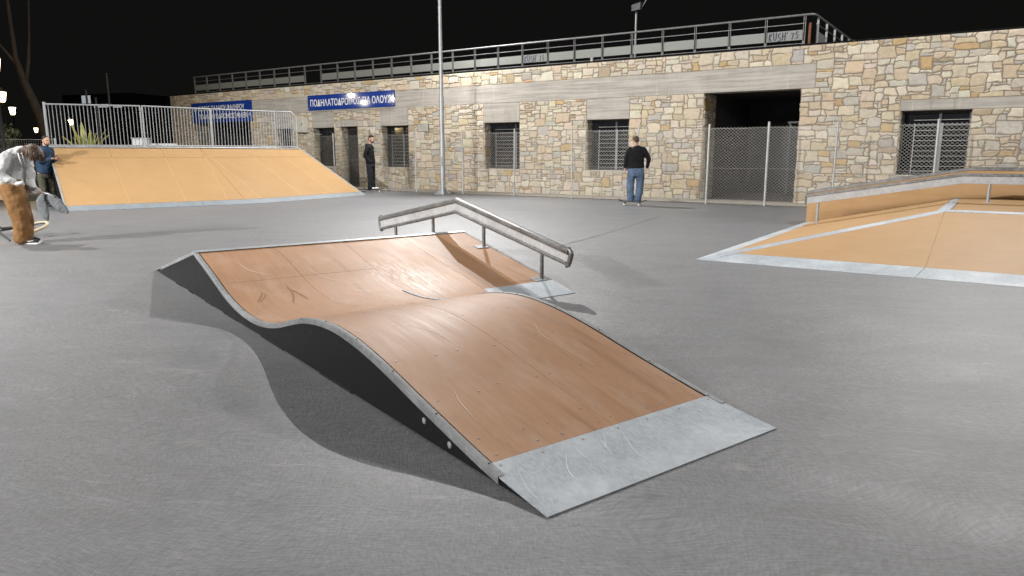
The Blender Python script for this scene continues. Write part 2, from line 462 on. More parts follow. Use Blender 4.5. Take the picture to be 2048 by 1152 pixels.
# worn joint lines in the concrete
def strip(name, pts, w):
    m = MB()
    for i in range(len(pts) - 1):
        p = Vector((*pts[i], .004)); q = Vector((*pts[i + 1], .004)); d = (q - p).normalized(); nn = Vector((-d.y, d.x, 0)) * w
        m.add([p - nn, q - nn, q + nn, p + nn], [(0, 1, 2, 3)])
    setp(m.build(name, M['joint']), kind='structure')
M['joint'] = simple("joint_filler", (.135, .134, .135), (.11, .11, .11), 9, .8)
strip("ground_joint", [(.75, 11.1), (1.35, 12.2), (2.1, 13.7), (2.9, 15.4), (3.4, 16.4)], .010)

# ------------------------------------------------------------------ near wave ramp (local x = length a, y = -b across)
ramp = empty("wave_ramp", R0, AA, "low brown roller ramp with a steel toe plate and black side, nearest in the court", "skate ramp")
prof = interp([0, .35, .95, 1.5, 1.83, 2.1, 2.35, 2.6, 2.85, 3.1, 3.35, 3.6, 3.85, 4.1, 4.5, 4.95, 5.53],
              [.006, .052, .178, .303, .355, .373, .362, .325, .262, .195, .146, .119, .115, .128, .195, .318, .465])
BW, BT = 1.557, 3.19                                          # wave width, total width
def bank(a): return .006 + .459 * (a - 3.41) / (5.53 - 3.41)
_bk = interp([3.41, 3.6, 3.85, 4.1, 4.2], [.006, .048, .095, .126, .1425])
def bank_in(a): return _bk(a) if a < 4.15 else prof(a) - .0015
def back(a): return .006 + .459 * (7.62 - a) / (7.62 - 5.53)
def sheet(fn, a0, a1, b0, b1, th=.012, n=None, mi=0, mb=None):
    mb = mb or MB(); n = n or max(1, int((a1 - a0) / .05))
    lo = []; up = []
    for i in range(n + 1):
        a = a0 + (a1 - a0) * i / n; z = fn(a)
        up.append((a, z)); lo.append((a, z - th))
    vs = []; fs = []
    for (a, z), (_, zl) in zip(up, lo):
        vs += [(a, -b0, z), (a, -b1, z), (a, -b1, zl), (a, -b0, zl)]
    for i in range(n):
        for j in range(4): fs.append((4 * i + j, 4 * i + (j + 1) % 4, 4 * i + 4 + (j + 1) % 4, 4 * i + 4 + j))
    fs += [(0, 1, 2, 3), (4 * n + 3, 4 * n + 2, 4 * n + 1, 4 * n)]
    return mb.add(vs, fs, mi)
def screw(mb, fn, a, b, r=.006, mi=1):
    z = fn(a); sl = (fn(a + .01) - fn(a - .01)) / .02
    up = Vector((-sl, 0, 1)).normalized(); p = Vector((a, -b, z))
    mb.tube([p - up * .002, p + up * .0022], [r, r], 8, mi, ref=(0, 1, 0))
M['scuff'] = simple("rubber_scuff", (.265, .145, .078), (.22, .115, .06), 30, .7, spec=.1)
M['pale_scuff'] = simple("pale_scuff", (.62, .50, .42), (.50, .38, .30), 40, .6)
def curve_strip(mb, fn, arc, w, mi, lift):
    pts = [Vector((a, -b)) for a, b in arc]; q = []
    for i in range(len(pts) - 1):
        p0, p1, p2, p3 = pts[max(i - 1, 0)], pts[i], pts[i + 1], pts[min(i + 2, len(pts) - 1)]
        for k_ in range(6):
            t_ = k_ / 6; q.append(.5 * ((2 * p1) + (p2 - p0) * t_ + (2 * p0 - 5 * p1 + 4 * p2 - p3) * t_**2 + (3 * p1 - p0 - 3 * p2 + p3) * t_**3))
    q.append(pts[-1]); n = len(q)
    for i in range(n - 1):
        d_ = (q[i + 1] - q[i]).normalized(); nn = Vector((-d_.y, d_.x)); w0 = w * math.sin(math.pi * (i / n * .9 + .05)); w1 = w * math.sin(math.pi * ((i + 1) / n * .9 + .05))
        f_ = lambda v: (v.x, v.y, fn(v.x) + lift)
        mb.add([f_(q[i] - nn * w0), f_(q[i + 1] - nn * w1), f_(q[i + 1] + nn * w1), f_(q[i] + nn * w0)], [(0, 1, 2, 3)], mi)
SCUFFS = [([(4.44, .31), (4.33, .26), (4.22, .20)], .010, 2), ([(4.41, .33), (4.30, .28), (4.21, .21)], .007, 2), ([(4.56, .57), (4.33, .55), (4.09, .47)], .010, 2), ([(4.41, .58), (4.27, .61), (4.14, .62)], .012, 2),
          ([(4.46, .55), (4.40, .58), (4.35, .60)], .013, 2), 
          ([(1.05, .23), (.93, .19), (.75, .17)], .0025, 3), ([(1.9, .40), (1.7, .5), (1.45, .52)], .002, 3), ([(1.6, 1.2), (1.4, 1.12), (1.1, 1.14)], .002, 3), ([(2.9, .3), (2.6, .42), (2.3, .44)], .002, 3),
          ([(4.3, 1.05), (4.15, 1.2), (4.1, 1.36)], .008, 3), ([(4.9, .9), (4.6, 1.0), (4.3, 1.3)], .003, 3), ([(5.2, .3), (4.95, .36), (4.8, .5)], .003, 3), ([(3.4, .9), (3.1, .95), (2.8, 1.1)], .0025, 3)]
def deckpart(fn, a0, a1, b0, b1, screws, mat='wear', n=None):
    mb = sheet(fn, a0, a1, b0, b1, n=n)
    for a, b in screws: screw(mb, fn, a, b)
    if fn is prof:
        for arc, w, mi in SCUFFS:
            ca, cb = sum(p[0] for p in arc) / 3, sum(p[1] for p in arc) / 3
            if a0 < ca < a1 and b0 < cb < b1: curve_strip(mb, fn, arc, w, mi, .0016)
    return mb.build("deck_sheet", [M[mat], M['screw'], M['scuff'], M['pale_scuff']], ramp, angle=R(30))
rnd = random.Random(3)
def edge_screws(a0, a1, b0, b1, rows):
    out = []
    for a in rows:
        for b in (b0 + .05, b0 + .3, b1 - .3, b1 - .05): out.append((a + rnd.uniform(-.02, .02), b))
    return out
G = .0022
deckpart(prof, .435, 4.71 - G, .042, .79 - G, edge_screws(0, 0, .042, .79, (.49, .62, 1.0, 1.42, 1.9, 2.4, 2.9, 3.4, 3.9, 4.4)))
deckpart(prof, .435, 4.05, .79 + G, BW - .042, edge_screws(0, 0, .79, BW - .042, (.49, .62, 1.0, 1.42, 1.9, 2.4, 2.9, 3.4, 3.9)))
deckpart(prof, 4.0505, 4.71 - G, .79 + G, BW - G, edge_screws(0, 0, .79, BW - .042, (4.4, 4.62)))
deckpart(prof, 4.71 + G, 5.49, .042, .79 - G, edge_screws(0, 0, .042, .79, (4.78, 5.42)))
deckpart(prof, 4.71 + G, 5.49, .79 + G, BW - G, edge_screws(0, 0, .79, BW, (4.78, 5.42)))
mb = MB(); vs = []; fs = []; n = 24
for i in range(n + 1):
    a = 3.415 + 2.075 * i / n
    vs += [(a, -(BW + G), bank_in(a)), (a, -(2.30 - G), bank(a)), (a, -(2.30 - G), bank(a) - .012), (a, -(BW + G), bank_in(a) - .012)]
for i in range(n):
    for j in range(4): fs.append((4 * i + j, 4 * i + (j + 1) % 4, 4 * i + 4 + (j + 1) % 4, 4 * i + 4 + j))
mb.add(vs, fs + [(0, 1, 2, 3), (4 * n + 3, 4 * n + 2, 4 * n + 1, 4 * n)]).build("deck_sheet", [M['wear'], M['screw']], ramp, angle=R(30))
deckpart(bank, 3.79, 5.49, 2.30 + G, BT - .03, edge_screws(0, 0, 2.3, BT, (3.85, 4.7, 5.42)), n=1)
deckpart(back, 5.57, 7.25, .042, BT - .03, [], 'brown', n=1)
# steel plates, the near one with long curved scrapes
M['scrape'] = simple("bare_scrape", (.60, .62, .63), (.48, .50, .51), 60, .5, .2)
ARCS = [([(.357, .405), (.243, .316), (.164, .288), (.102, .298)], .0035), ([(.423, .494), (.316, .455), (.238, .448)], .003), ([(.422, .653), (.311, .61), (.229, .584)], .003),
        ([(.422, .709), (.289, .60)], .0025), ([(.416, .808), (.293, .745), (.205, .705), (.106, .686)], .0032), ([(.307, .866), (.202, .86), (.118, .854)], .002),
        ([(.042, 1.435), (.012, 1.53)], .003), ([(.268, .951), (.219, 1.084)], .0018), ([(.354, .117), (.205, .057), (.106, .045)], .002), ([(.312, 1.214), (.197, 1.194), (.098, 1.209)], .0018),
        ([(.40, .28), (.30, .23), (.20, .22)], .0014), ([(.41, 1.02), (.28, .99), (.15, 1.0)], .0014), ([(.39, 1.38), (.27, 1.33), (.12, 1.34)], .0014)]
mb = sheet(lambda a: prof(a) + .001, 0.0, .4325, .0, BW, .005, 6)
for arc, w in ARCS: curve_strip(mb, prof, arc, w, 2, .0018)
for b in (.06, .3, .55, .79, 1.0, 1.25, 1.5): screw(mb, prof, .40, b, .008)
mb.build("toe_plate", [M['plate'], M['screw'], M['scrape']], ramp, angle=R(30))
mb = sheet(lambda a: bank(a) + .001, 3.41, 3.7875, 2.302, BT - .0, .005, 1); mb.build("toe_plate", [M['plate']], ramp)
mb = sheet(lambda a: back(a) + .001, 7.2525, 7.62, .0, BT, .005, 1); mb.build("toe_plate", [M['plate']], ramp)
# crest capping
cp = MB()
cp.add([(5.47, -.0, .4605), (5.47, -BT, .4605), (5.53, -BT, .4725), (5.53, 0, .4725), (5.60, -BT, .459), (5.60, 0, .459), (5.53, 0, .455), (5.53, -BT, .455)],
       [(0, 1, 2, 3), (3, 2, 4, 5), (0, 3, 6), (3, 5, 6), (1, 7, 2), (2, 7, 4), (0, 6, 7, 1), (6, 5, 4, 7)])
cp.build("crest_capping", M['galv'], ramp)
# edge trims: flange on top and lip down the side
def trim(fn, a0, a1, b, side, n):
    mb = MB()
    vs = []; fs = []
    for i in range(n + 1):
        a = a0 + (a1 - a0) * i / n; z = fn(a)
        sec = [(0, .006), (.030, .004), (.030, .001), (-.0, .000), (-.0, -.032), (-.005, -.032), (-.006, -.002), (-.004, .004)]
        for db, dz in sec: vs.append((a, -(b + side * db), z + dz))
    m = 8
    for i in range(n):
        for j in range(m): fs.append((i * m + j, i * m + (j + 1) % m, (i + 1) * m + (j + 1) % m, (i + 1) * m + j))
    fs += [list(range(m)), [n * m + j for j in range(m)]]
    mb.add(vs, fs)
    for i in range(int((a1 - a0) / .45)):
        a = a0 + .1 + i * .45; z = fn(a) + .0055
        mb.tube([(a, -(b + side * .018), z - .003), (a, -(b + side * .018), z + .002)], [.0045, .0045], 7, 1)
    return mb.build("edge_trim", [M['trim'], M['hole']], ramp, angle=R(40))
trim(prof, .33, 5.53, 0, 1, 80)
trim(prof, .33, 4.05, BW, -1, 60)
trim(bank, 3.79, 5.53, BT, -1, 2)
trim(back, 5.53, 7.25, 0, 1, 2)
# side panels
def side_panel(fns, a0, a1, b, th, name="side_panel", n=70, zb=.012):
    top = []
    for i in range(n + 1):
        a = a0 + (a1 - a0) * i / n
        top.append((a, max(zb + .001, fns(a) - .013)))
    mb = MB(); vs = []; fs = []
    for a, z in top: vs += [(a, -b, zb), (a, -b, z), (a, -b - th, z), (a, -b - th, zb)]
    for i in range(n):
        for j in range(4): fs.append((4 * i + j, 4 * i + (j + 1) % 4, 4 * i + 4 + (j + 1) % 4, 4 * i + 4 + j))
    fs += [(0, 1, 2, 3), (4 * n + 3, 4 * n + 2, 4 * n + 1, 4 * n)]
    mb.add(vs, fs)
    return mb
full = lambda a: prof(a) if a <= 5.53 else back(a)
sp = side_panel(full, .1, 7.56, .004, .018)
for i in range(44):
    a = .75 + i * .155; z = full(a) - .075 - (.022 if i % 2 else 0)
    if z > .04: sp.tube([(a, -.0045, z), (a, -.0028, z)], [.007, .007], 8, 1)
for i in range(12):
    a = 5.75 + i * .11; z = full(a) - .05
    sp.tube([(a, -.0045, z), (a, -.0028, z)], [.007, .007], 8, 1)
for a, w in ((6.35, .25), (5.8, .2), (5.1, .3), (4.4, .4), (3.3, .5), (2.1, .5)):
    sp.box(a - w / 2, a + w / 2, -.0045, -.0025, .003, .022, 1)
for a in (1.2, 2.6, 4.2, 5.53): sp.box(a - .0015, a + .0015, -.0045, -.0036, .02, full(a) - .05, 1)
sp.build("side_panel", [M['black'], M['hole']], ramp)
side_panel(prof, .1, 5.5, BW - .022, .018).build("side_panel", M['black'], ramp)
side_panel(bank_in, 3.45, 5.5, BW + .008, .01).build("side_panel", M['black'], ramp)
side_panel(lambda a: bank(a) if a < 5.53 else back(a), 3.45, 7.56, BT - .022, .018).build("side_panel", M['black'], ramp)
for a, z in ((.975, .105), (.735, .058)):
    b_ = MB(); b_.tube([(a, .0, z), (a, -.008, z)], [.017, .017], 14)
    b_.tube([(a, .004, z), (a, 0.001, z)], [.010, .013], 6)
    b_.build("bolt", M['galv'], ramp, angle=R(30))

# ------------------------------------------------------------------ kinked grind rail on the ramp
rail = empty("grind_rail", R0, AA, "low kinked steel grind rail standing along the right edge of the brown roller ramp", "grind rail")
RB = 3.09
def rl(a, z): return (a, -RB, z)
top = [(7.62, .478), (5.53, .853), (3.40, .442)]
bot = [(7.60, .330), (5.53, .712), (3.43, .318)]
def kink(name, pts, w, h, mat):
    mb = MB(); vs = []; fs = []
    for a, z in pts:
        for dy, dz in ((-w / 2, -h / 2 + .008), (-w / 2 + .008, -h / 2), (w / 2 - .008, -h / 2), (w / 2, -h / 2 + .008), (w / 2, h / 2 - .008), (w / 2 - .008, h / 2), (-w / 2 + .008, h / 2), (-w / 2, h / 2 - .008)):
            vs.append((a, -RB + dy, z + dz))
    for i in range(len(pts) - 1):
        for j in range(8): fs.append((8 * i + j, 8 * i + (j + 1) % 8, 8 * i + 8 + (j + 1) % 8, 8 * i + 8 + j))
    fs += [tuple(range(8)), tuple(8 * (len(pts) - 1) + j for j in range(8))]
    return mb.add(vs, fs).build(name, M[mat], rail, angle=R(50))
kink("top_tube", top, .062, .060, 'rail')
kink("bottom_tube", bot, .050, .040, 'rail')
for (a, z), (a2, z2), s_ in ((top[0], bot[0], 1), (top[2], bot[2], -1)):
    mb = MB()
    mb.tube([rl(a + s_ * -.01, z + .024), rl(a + s_ * .020, z + .012), rl(a + s_ * .030, z - .02), rl(a2 + s_ * .034, z2 + .02), rl(a2 + s_ * .022, z2 - .008), rl(a2 - s_ * .01, z2 - .017)],
            [(.026, .030)] * 6, 8, 0, ref=(0, 1, 0))
    mb.build("end_cap", M['rail'], rail, angle=R(50))
mb = MB(); pts = [(top[i], bot[i]) for i in range(3)]
vs = []; fs = []
for (a, z), (a2, z2) in pts: vs += [(a, -RB + .008, z - .025), (a2, -RB + .008, z2 + .015), (a2, -RB - .008, z2 + .015), (a, -RB - .008, z - .025)]
for i in range(2):
    for j in range(4): fs.append((4 * i + j, 4 * i + (j + 1) % 4, 4 * i + 4 + (j + 1) % 4, 4 * i + 4 + j))
fs += [(0, 1, 2, 3), (8, 9, 10, 11)]
mb.add(vs, fs)
for i in range(26):
    t_ = (i + .5) / 26; a = 7.5 - 4.0 * t_
    z = .330 + (7.6 - a) * (.382 / 2.07) if a > 5.53 else .712 - (5.53 - a) * (.394 / 2.1)
    for sd in (-.012, .012): mb.ell((a, -RB + sd, z + .022), (.014, .006, .004), 1, 8, 4)
mb.build("infill_plate", [M['infill'], M['galv']], rail)
def botz(a): return .330 + (7.6 - a) * (.382 / 2.07) if a > 5.53 else .712 - (5.53 - a) * (.394 / 2.1)
for a in (3.84, 4.93, 6.10, 7.15):
    zf = (bank(a) if a < 5.53 else back(a)) + .002
    sl = .459 / 2.12 if a < 5.53 else -.459 / 2.09
    p = MB(); p.tube([rl(a, zf), rl(a, botz(a) - .012)], [.021, .021], 14)
    po = p.build("leg", M['rail'], rail, angle=R(40))
    f = MB(); f.hexa([(a - .05, -RB + .115, zf - .05 * sl), (a + .05, -RB + .115, zf + .05 * sl), (a + .05, -RB - .04, zf + .05 * sl), (a - .05, -RB - .04, zf - .05 * sl)],
                     [(a - .05, -RB + .115, zf - .05 * sl + .008), (a + .05, -RB + .115, zf + .05 * sl + .008), (a + .05, -RB - .04, zf + .05 * sl + .008), (a - .05, -RB - .04, zf - .05 * sl + .008)])
    f.build("foot_plate", M['galv'], po)

# ------------------------------------------------------------------ far bank ramp at the left, with its hip corner
def V2(x, y): return Vector((x, y, 0))
BH = 1.6
FA = V2(-11.13, 17.86); FC1 = V2(-7.98, 20.30); FC2 = V2(-7.22, 21.05); FB = V2(-5.08, 24.85)
TL = V2(-12.93, 20.25); TC = V2(-9.72, 22.60); TR = V2(-7.72, 26.45)
bankr = empty("bank_ramp", FA, 0, "wide ochre bank ramp with a cornered face, under the pale bar railing", "skate ramp")
def up(p, z): return Vector((p.x, p.y, z)) - FA
def slab(name, poly, mat, th=.02, nrm=None):
    a, b, c = Vector(poly[0]), Vector(poly[1]), Vector(poly[2])
    n = (b - a).cross(c - a).normalized()
    if n.z < 0: n = -n
    mb = MB(); mb.prism(poly, -n * th)
    return mb.build(name, M[mat], bankr)
def lerp(p, q, t): return p + (q - p) * t
PT = .075                                                      # share of the slope covered by the toe plate
def fall(f, t, z0=.006): return lambda k: up(lerp(f, t, k), z0 + (BH - z0) * k)
def bankfaces(f0, t0, f1, t1, cuts, kc):
    for i in range(len(cuts) - 1):
        u0, u1 = cuts[i] + .0006, cuts[i + 1] - .0006
        A0, A1 = fall(lerp(f0, f1, u0), lerp(t0, t1, u0)), fall(lerp(f0, f1, u1), lerp(t0, t1, u1))
        slab("deck_sheet", [A0(PT), A1(PT), A1(kc - .0012), A0(kc - .0012)], 'ochre')
        slab("deck_sheet", [A0(kc + .0012), A1(kc + .0012), A1(.985), A0(.985)], 'ochre')
bankfaces(FA, TL, FC1, TC, (0, .37, .72, 1), .82)
bankfaces(FC2, TC, FB, TR, (0, .38, .70, 1), .82)
Fm = lerp(FC1, FC2, .5)
for p, q in ((FC1, Fm), (Fm, FC2)):
    a0, a1 = fall(p, TC), fall(q, TC)
    slab("deck_sheet", [lerp(a0(PT), a1(PT), .012), lerp(a0(PT), a1(PT), .988), lerp(a0(.985), a1(.985), .5)], 'ochre')
M['plate_far'] = m_galv("dull_toe_plate", (.20, .225, .245), (.145, .165, .18), .6, .08, .15)
def toe(f0, t0, f1, t1):
    a0, a1 = fall(f0, t0), fall(f1, t1)
    slab("toe_plate", [a0(0), a1(0), a1(PT - .002), a0(PT - .002)], 'plate_far', .006)
M['glint_ochre'] = simple("seam_glint_ochre", (.375, .235, .112), (.325, .20, .091), 9, .5)  # paler ochre stands in for light glinting along the sheet edges
for f0, t0, f1, t1, us in ((FA, TL, FC1, TC, (.37, .72, .998)), (FC2, TC, FB, TR, (.002, .38, .70))):
    for u in us:
        a = fall(lerp(f0, f1, u), lerp(t0, t1, u)); mb = MB(); mb.bar(a(PT + .005), a(.818), .05, .006); mb.build("seam_glint_strip", M['glint_ochre'], bankr)
    a, b_ = fall(f0, t0), fall(f1, t1); mb = MB(); mb.bar(lerp(a(.82), b_(.82), .01), lerp(a(.82), b_(.82), .99), .02, .004); mb.build("seam_glint_strip", M['glint_ochre'], bankr)
toe(FA, TL, lerp(FA, FC1, .82), lerp(TL, TC, .82)); toe(lerp(FA, FC1, .822), lerp(TL, TC, .822), FC1, TC)
toe(FC1, TC, FC2, TC); toe(FC2, TC, FB, TR)
RL, RC, RM, RR_, RF = V2(-14.15, 22.2), V2(-11.69, 23.13), V2(-10.15, 24.66), V2(-8.47, 26.1), V2(-7.80, 26.40)
mb = MB(); mb.tube([up(TL, BH + .004), up(TC, BH + .004), up(TR, BH + .004)], .032, 10)
mb.build("coping", M['galv'], bankr, angle=R(40))
mb = MB(); mb.prism([up(p, BH - .03) for p in (TL, TC, TR, V2(-8.4, 26.9), V2(-10.4, 25.0), V2(-12.1, 23.6), V2(-14.3, 22.5))], (0, 0, .025))
mb.build("platform", M['ochre'], bankr)
mb = MB()
for f, t in ((FA, TL), (FB, TR)):
    d = (FC1 - FA).normalized() * (.03 if f is FA else -.03)
    bk = RL if f is FA else V2(-8.4, 26.9)
    mb.prism([up(f, .0), up(t, BH - .02), up(bk, BH - .03), up(bk, 0)], d)
mb.prism([up(V2(-14.3, 22.5), 0), up(V2(-12.1, 23.6), 0), up(V2(-12.1, 23.6), BH - .03), up(V2(-14.3, 22.5), BH - .03)], (.02, -.03, 0))
mb.prism([up(V2(-12.1, 23.6), 0), up(V2(-8.4, 26.9), 0), up(V2(-8.4, 26.9), BH - .03), up(V2(-12.1, 23.6), BH - .03)], (.02, -.03, 0))
mb.build("side_panel", M['black'], bankr)
for f, t in ((FA, TL), (FB, TR)):
    a0 = fall(f, t); mb = MB(); mb.bar(a0(.0), a0(1.0), .045, .02); mb.build("edge_trim", M['galv'], bankr)

# railing of vertical bars on the bank ramp's platform
gr = empty("guard_railing", (RL.x, RL.y, BH), 0, "tall pale railing of thin vertical bars on top of the ochre bank ramp", "railing")
zt, zb_ = 1.30, .075
def gl(p, z): return Vector((p.x - RL.x, p.y - RL.y, z))
def seg(p, q, n, first=True):
    for i in range(1, n):
        u = lerp(p, q, i / n); mb = MB(); mb.tube([gl(u, zb_), gl(u, zt)], .0105, 7)
        mb.build("bar", M['white_steel'], gr, smooth=True, clean=False)
    for nm, z in (("top_rail", zt), ("bottom_rail", zb_)):
        mb = MB(); mb.tube([gl(p, z), gl(q, z)], .024, 10); mb.build(nm, M['white_steel'], gr, angle=R(40))
seg(RL, lerp(RL, RC, .985), 25); seg(lerp(RC, RM, .012), RM, 22); seg(RM, RR_, 21)
for p, r_ in ((RL, .040), (lerp(RL, RC, .985), .024), (lerp(RC, RM, .012), .024), (RM, .042), (RR_, .026)):
    mb = MB(); mb.tube([gl(p, 0), gl(p, zt + (.06 if p is RL else .01))], r_, 10); mb.build("post", M['white_steel'], gr, angle=R(40))
for i in range(1, 9):
    u = lerp(RR_, RF, i / 9.5); mb = MB(); mb.tube([gl(u, zb_), gl(u, zt - max(0, i - 7) * .06)], .0125, 7)
    mb.build("bar", M['white_steel'], gr, smooth=True, clean=False)
mb = MB(); u = lerp(RR_, RF, .78); mb.tube([gl(RR_, zt), gl(u, zt), gl(RF, zt - .17), gl(RF, 0)], .022, 10); mb.build("top_rail", M['white_steel'], gr, angle=R(40))
mb = MB(); mb.tube([gl(RR_, zb_), gl(RF, zb_)], .02, 8); mb.build("bottom_rail", M['white_steel'], gr, angle=R(40))

# ------------------------------------------------------------------ pyramid box at the right (local x = s, y = -n, wall frame)
fb = empty("pyramid_funbox", wp(1.475, 12.52, 0), AW, "low ochre pyramid box with steel hips and toe plates at the right edge", "skate ramp")
def fl(s, n, z): return Vector((s - 1.475, 12.52 - n, z))
PH, SX, SN = .6, 4.16, 9.63                                     # plateau height and its front-left corner
BN = 3.9                                                        # back line of the box
def fz(s, n): return min(PH, .004 + (s - 1.475) * PH / (SX - 1.475), .004 + (12.52 - n) * PH / (12.52 - SN))
def fslab(name, sn, mat, th=.015, lift=0):
    poly = [fl(s, n, fz(s, n) + lift) for s, n in sn]
    a, b, c = poly[0], poly[1], poly[2]; nn = (b - a).cross(c - a).normalized()
    if nn.z < 0: nn = -nn
    mb = MB(); mb.prism(poly, -nn * th); return mb.build(name, M[mat], fb)
kf = (12.52 - SN); ks = SX - 1.475
tp = .13
def hip(t): return (1.475 + ks * t, 12.52 - kf * t)
h1 = hip(tp)
cut = 4.86
nf = 12.52 - kf * tp
fslab("toe_plate", [(1.475, 12.52), (4.10, 12.52), (4.17, nf + .003), (h1[0] - .02, nf + .003)], 'plate', .006)
fslab("toe_plate", [(4.106, 12.52), (8.2, 12.52), (8.2, nf + .003), (4.176, nf + .003)], 'plate', .006)
fslab("deck_sheet", [(h1[0] + .10, nf), (4.176 - .0012, nf), (4.176 - .0012, SN + .07), (SX + .05 - .08, SN + .09)], 'ochre2')
fslab("deck_sheet", [(4.176 + .0012, nf), (5.9, nf), (5.9, SN + .07), (4.176 + .0012, SN + .07)], 'ochre2')
fslab("deck_sheet", [(5.906, nf), (8.2, nf), (8.2, SN + .07), (5.906, SN + .07)], 'ochre2')
s1 = 1.475 + ks * .12
fslab("toe_plate", [(1.475, 12.52), (1.475, BN), (s1 - .003, BN), (s1 - .003, 12.52 - kf * .12)], 'plate', .006)
fslab("deck_sheet", [(s1, 12.52 - kf * .12 - .13), (SX - .07, SN - .01), (SX - .07, 7.72), (s1, 7.72)], 'ochre2')
fslab("deck_sheet", [(s1, 7.70), (SX - .07, 7.70), (SX - .07, BN), (s1, BN)], 'ochre2', .015, .016)
fslab("deck_sheet", [(SX + .06, SN - .07), (8.2, SN - .07), (8.2, 7.72), (SX + .06, 7.72)], 'ochre2')
fslab("deck_sheet", [(SX + .06, 7.70), (8.2, 7.70), (8.2, BN), (SX + .06, BN)], 'ochre2', .015, .016)
# steel strips over the folds
def fold(p, q, wa, wb, name="fold_strip"):
    mb = MB(); p, q = Vector(p), Vector(q)
    mb.add([p + wa, p + Vector((0, 0, .012)), q + Vector((0, 0, .012)), q + wa, p + wb, q + wb], [(0, 1, 2, 3), (1, 4, 5, 2)])
    o = mb.build(name, M['plate'], fb); s_ = o.modifiers.new("solid", 'SOLIDIFY'); s_.thickness = .006; s_.offset = 0
a0, a1 = fl(*hip(.10), PH * .10), fl(*hip(1), PH)
sn_ = PH / kf; ss_ = PH / ks
fold(a0, a1, Vector((-.0, -.14, -.14 * 0 - .02)) * .9 + Vector((0, 0, -.012 + .006)), Vector((-.10, .05, -.016)))
fold(fl(SX, SN, PH), fl(8.2, SN, PH), Vector((0, -.085, -.085 * sn_ + .006)), Vector((0, .075, .006)))
fold(fl(SX, SN, PH), fl(SX, BN, PH), Vector((-.085, 0, -.085 * ss_ + .006)), Vector((.075, 0, .006)))
mb = MB()
mb.prism([fl(1.475, 12.52, 0), fl(8.2, 12.52, 0), fl(8.2, SN, PH - .02), fl(SX, SN, PH - .02)], (0, .02, 0))
mb.prism([fl(8.2, 12.5, 0), fl(8.2, SN, PH - .02), fl(8.2, BN, PH - .02), fl(8.2, BN, 0)], (-.02, 0, 0))
mb.prism([fl(1.5, BN, 0), fl(SX, BN, PH - .02), fl(8.2, BN, PH - .02), fl(8.2, BN, 0)], (0, .0, -.001))
mb.build("side_panel", M['black'], fb)

# grind rail on the funbox
fr = empty("grind_rail", wp(1.79, 7.55, 0), AW, "flat galvanised grind rail on thin legs over the right pyramid box", "grind rail")
def kinkbox(parent, name, mat, pts, y0, y1, h, bev=.006):
    mb = MB(); vs = []; fs = []
    for x, z in pts: vs += [(x, y0, z - h), (x, y1, z - h), (x, y1, z), (x, y0, z)]
    n = len(pts)
    for i in range(n - 1):
        for j in range(4): fs.append((4 * i + j, 4 * i + (j + 1) % 4, 4 * i + 4 + (j + 1) % 4, 4 * i + 4 + j))
    fs += [(0, 1, 2, 3), (4 * n - 4, 4 * n - 3, 4 * n - 2, 4 * n - 1)]
    return mb.add(vs, fs).build(name, M[mat], parent, bevel=bev)
fp = [(0, .662), (2.49, 1.10), (6.3, 1.10)]
kinkbox(fr, "top_tube", 'rail', [(x, z) for x, z in fp], -.045, .045, .05)
kinkbox(fr, "infill_plate", 'infill', [(x + (.015 if i == 0 else 0), z - .0505) for i, (x, z) in enumerate(fp)], -.030, .030, .125, .004)
kinkbox(fr, "end_cap", 'rail', [(-.012, .655), (.012, .66)], -.05, .05, .18)
for x, zf, zt_ in ((.22, fz(2.01, 7.5) + .016, .52), (2.87, PH + .016, .93), (5.2, PH + .016, .93)):
    mb = MB(); mb.tube([(x, 0, zf), (x, 0, zt_)], .024, 12); lo = mb.build("leg", M['galv'], fr, angle=R(40))
    mb = MB(); mb.box(x - .055, x + .055, -.055, .055, zf, zf + .008); mb.build("foot_plate", M['galv'], lo)

# wooden ledge running up the funbox
ld = empty("grind_ledge", wp(1.53, 6.2, 0), AW, "ochre wooden ledge with steel edges, running up the right pyramid box behind the rail", "grind ledge")
lp = [(0, .62), (2.80, 1.13), (6.6, 1.13)]
mb = MB(); vs = []
for x, z in lp: vs += [(x, 0, 0), (x, .6, 0), (x, .6, z), (x, 0, z)]
fs = []
for i in range(2):
    for j in range(4): fs.append((4 * i + j, 4 * i + (j + 1) % 4, 4 * i + 4 + (j + 1) % 4, 4 * i + 4 + j))
mb.add(vs, fs + [(0, 1, 2, 3), (8, 9, 10, 11)]).build("side_panel", M['ochre2'], ld)
kinkbox(ld, "coping_edge", 'rail', [(x - (.01 if i == 0 else 0), z + .046) for i, (x, z) in enumerate(lp)], -.012, .06, .06)
kinkbox(ld, "coping_edge", 'rail', [(x - (.01 if i == 0 else 0), z + .046) for i, (x, z) in enumerate(lp)], .55, .612, .06)
kinkbox(ld, "top_sheet", 'rail', [(x, z + .02) for i, (x, z) in enumerate(lp)], .061, .549, .018, 0)

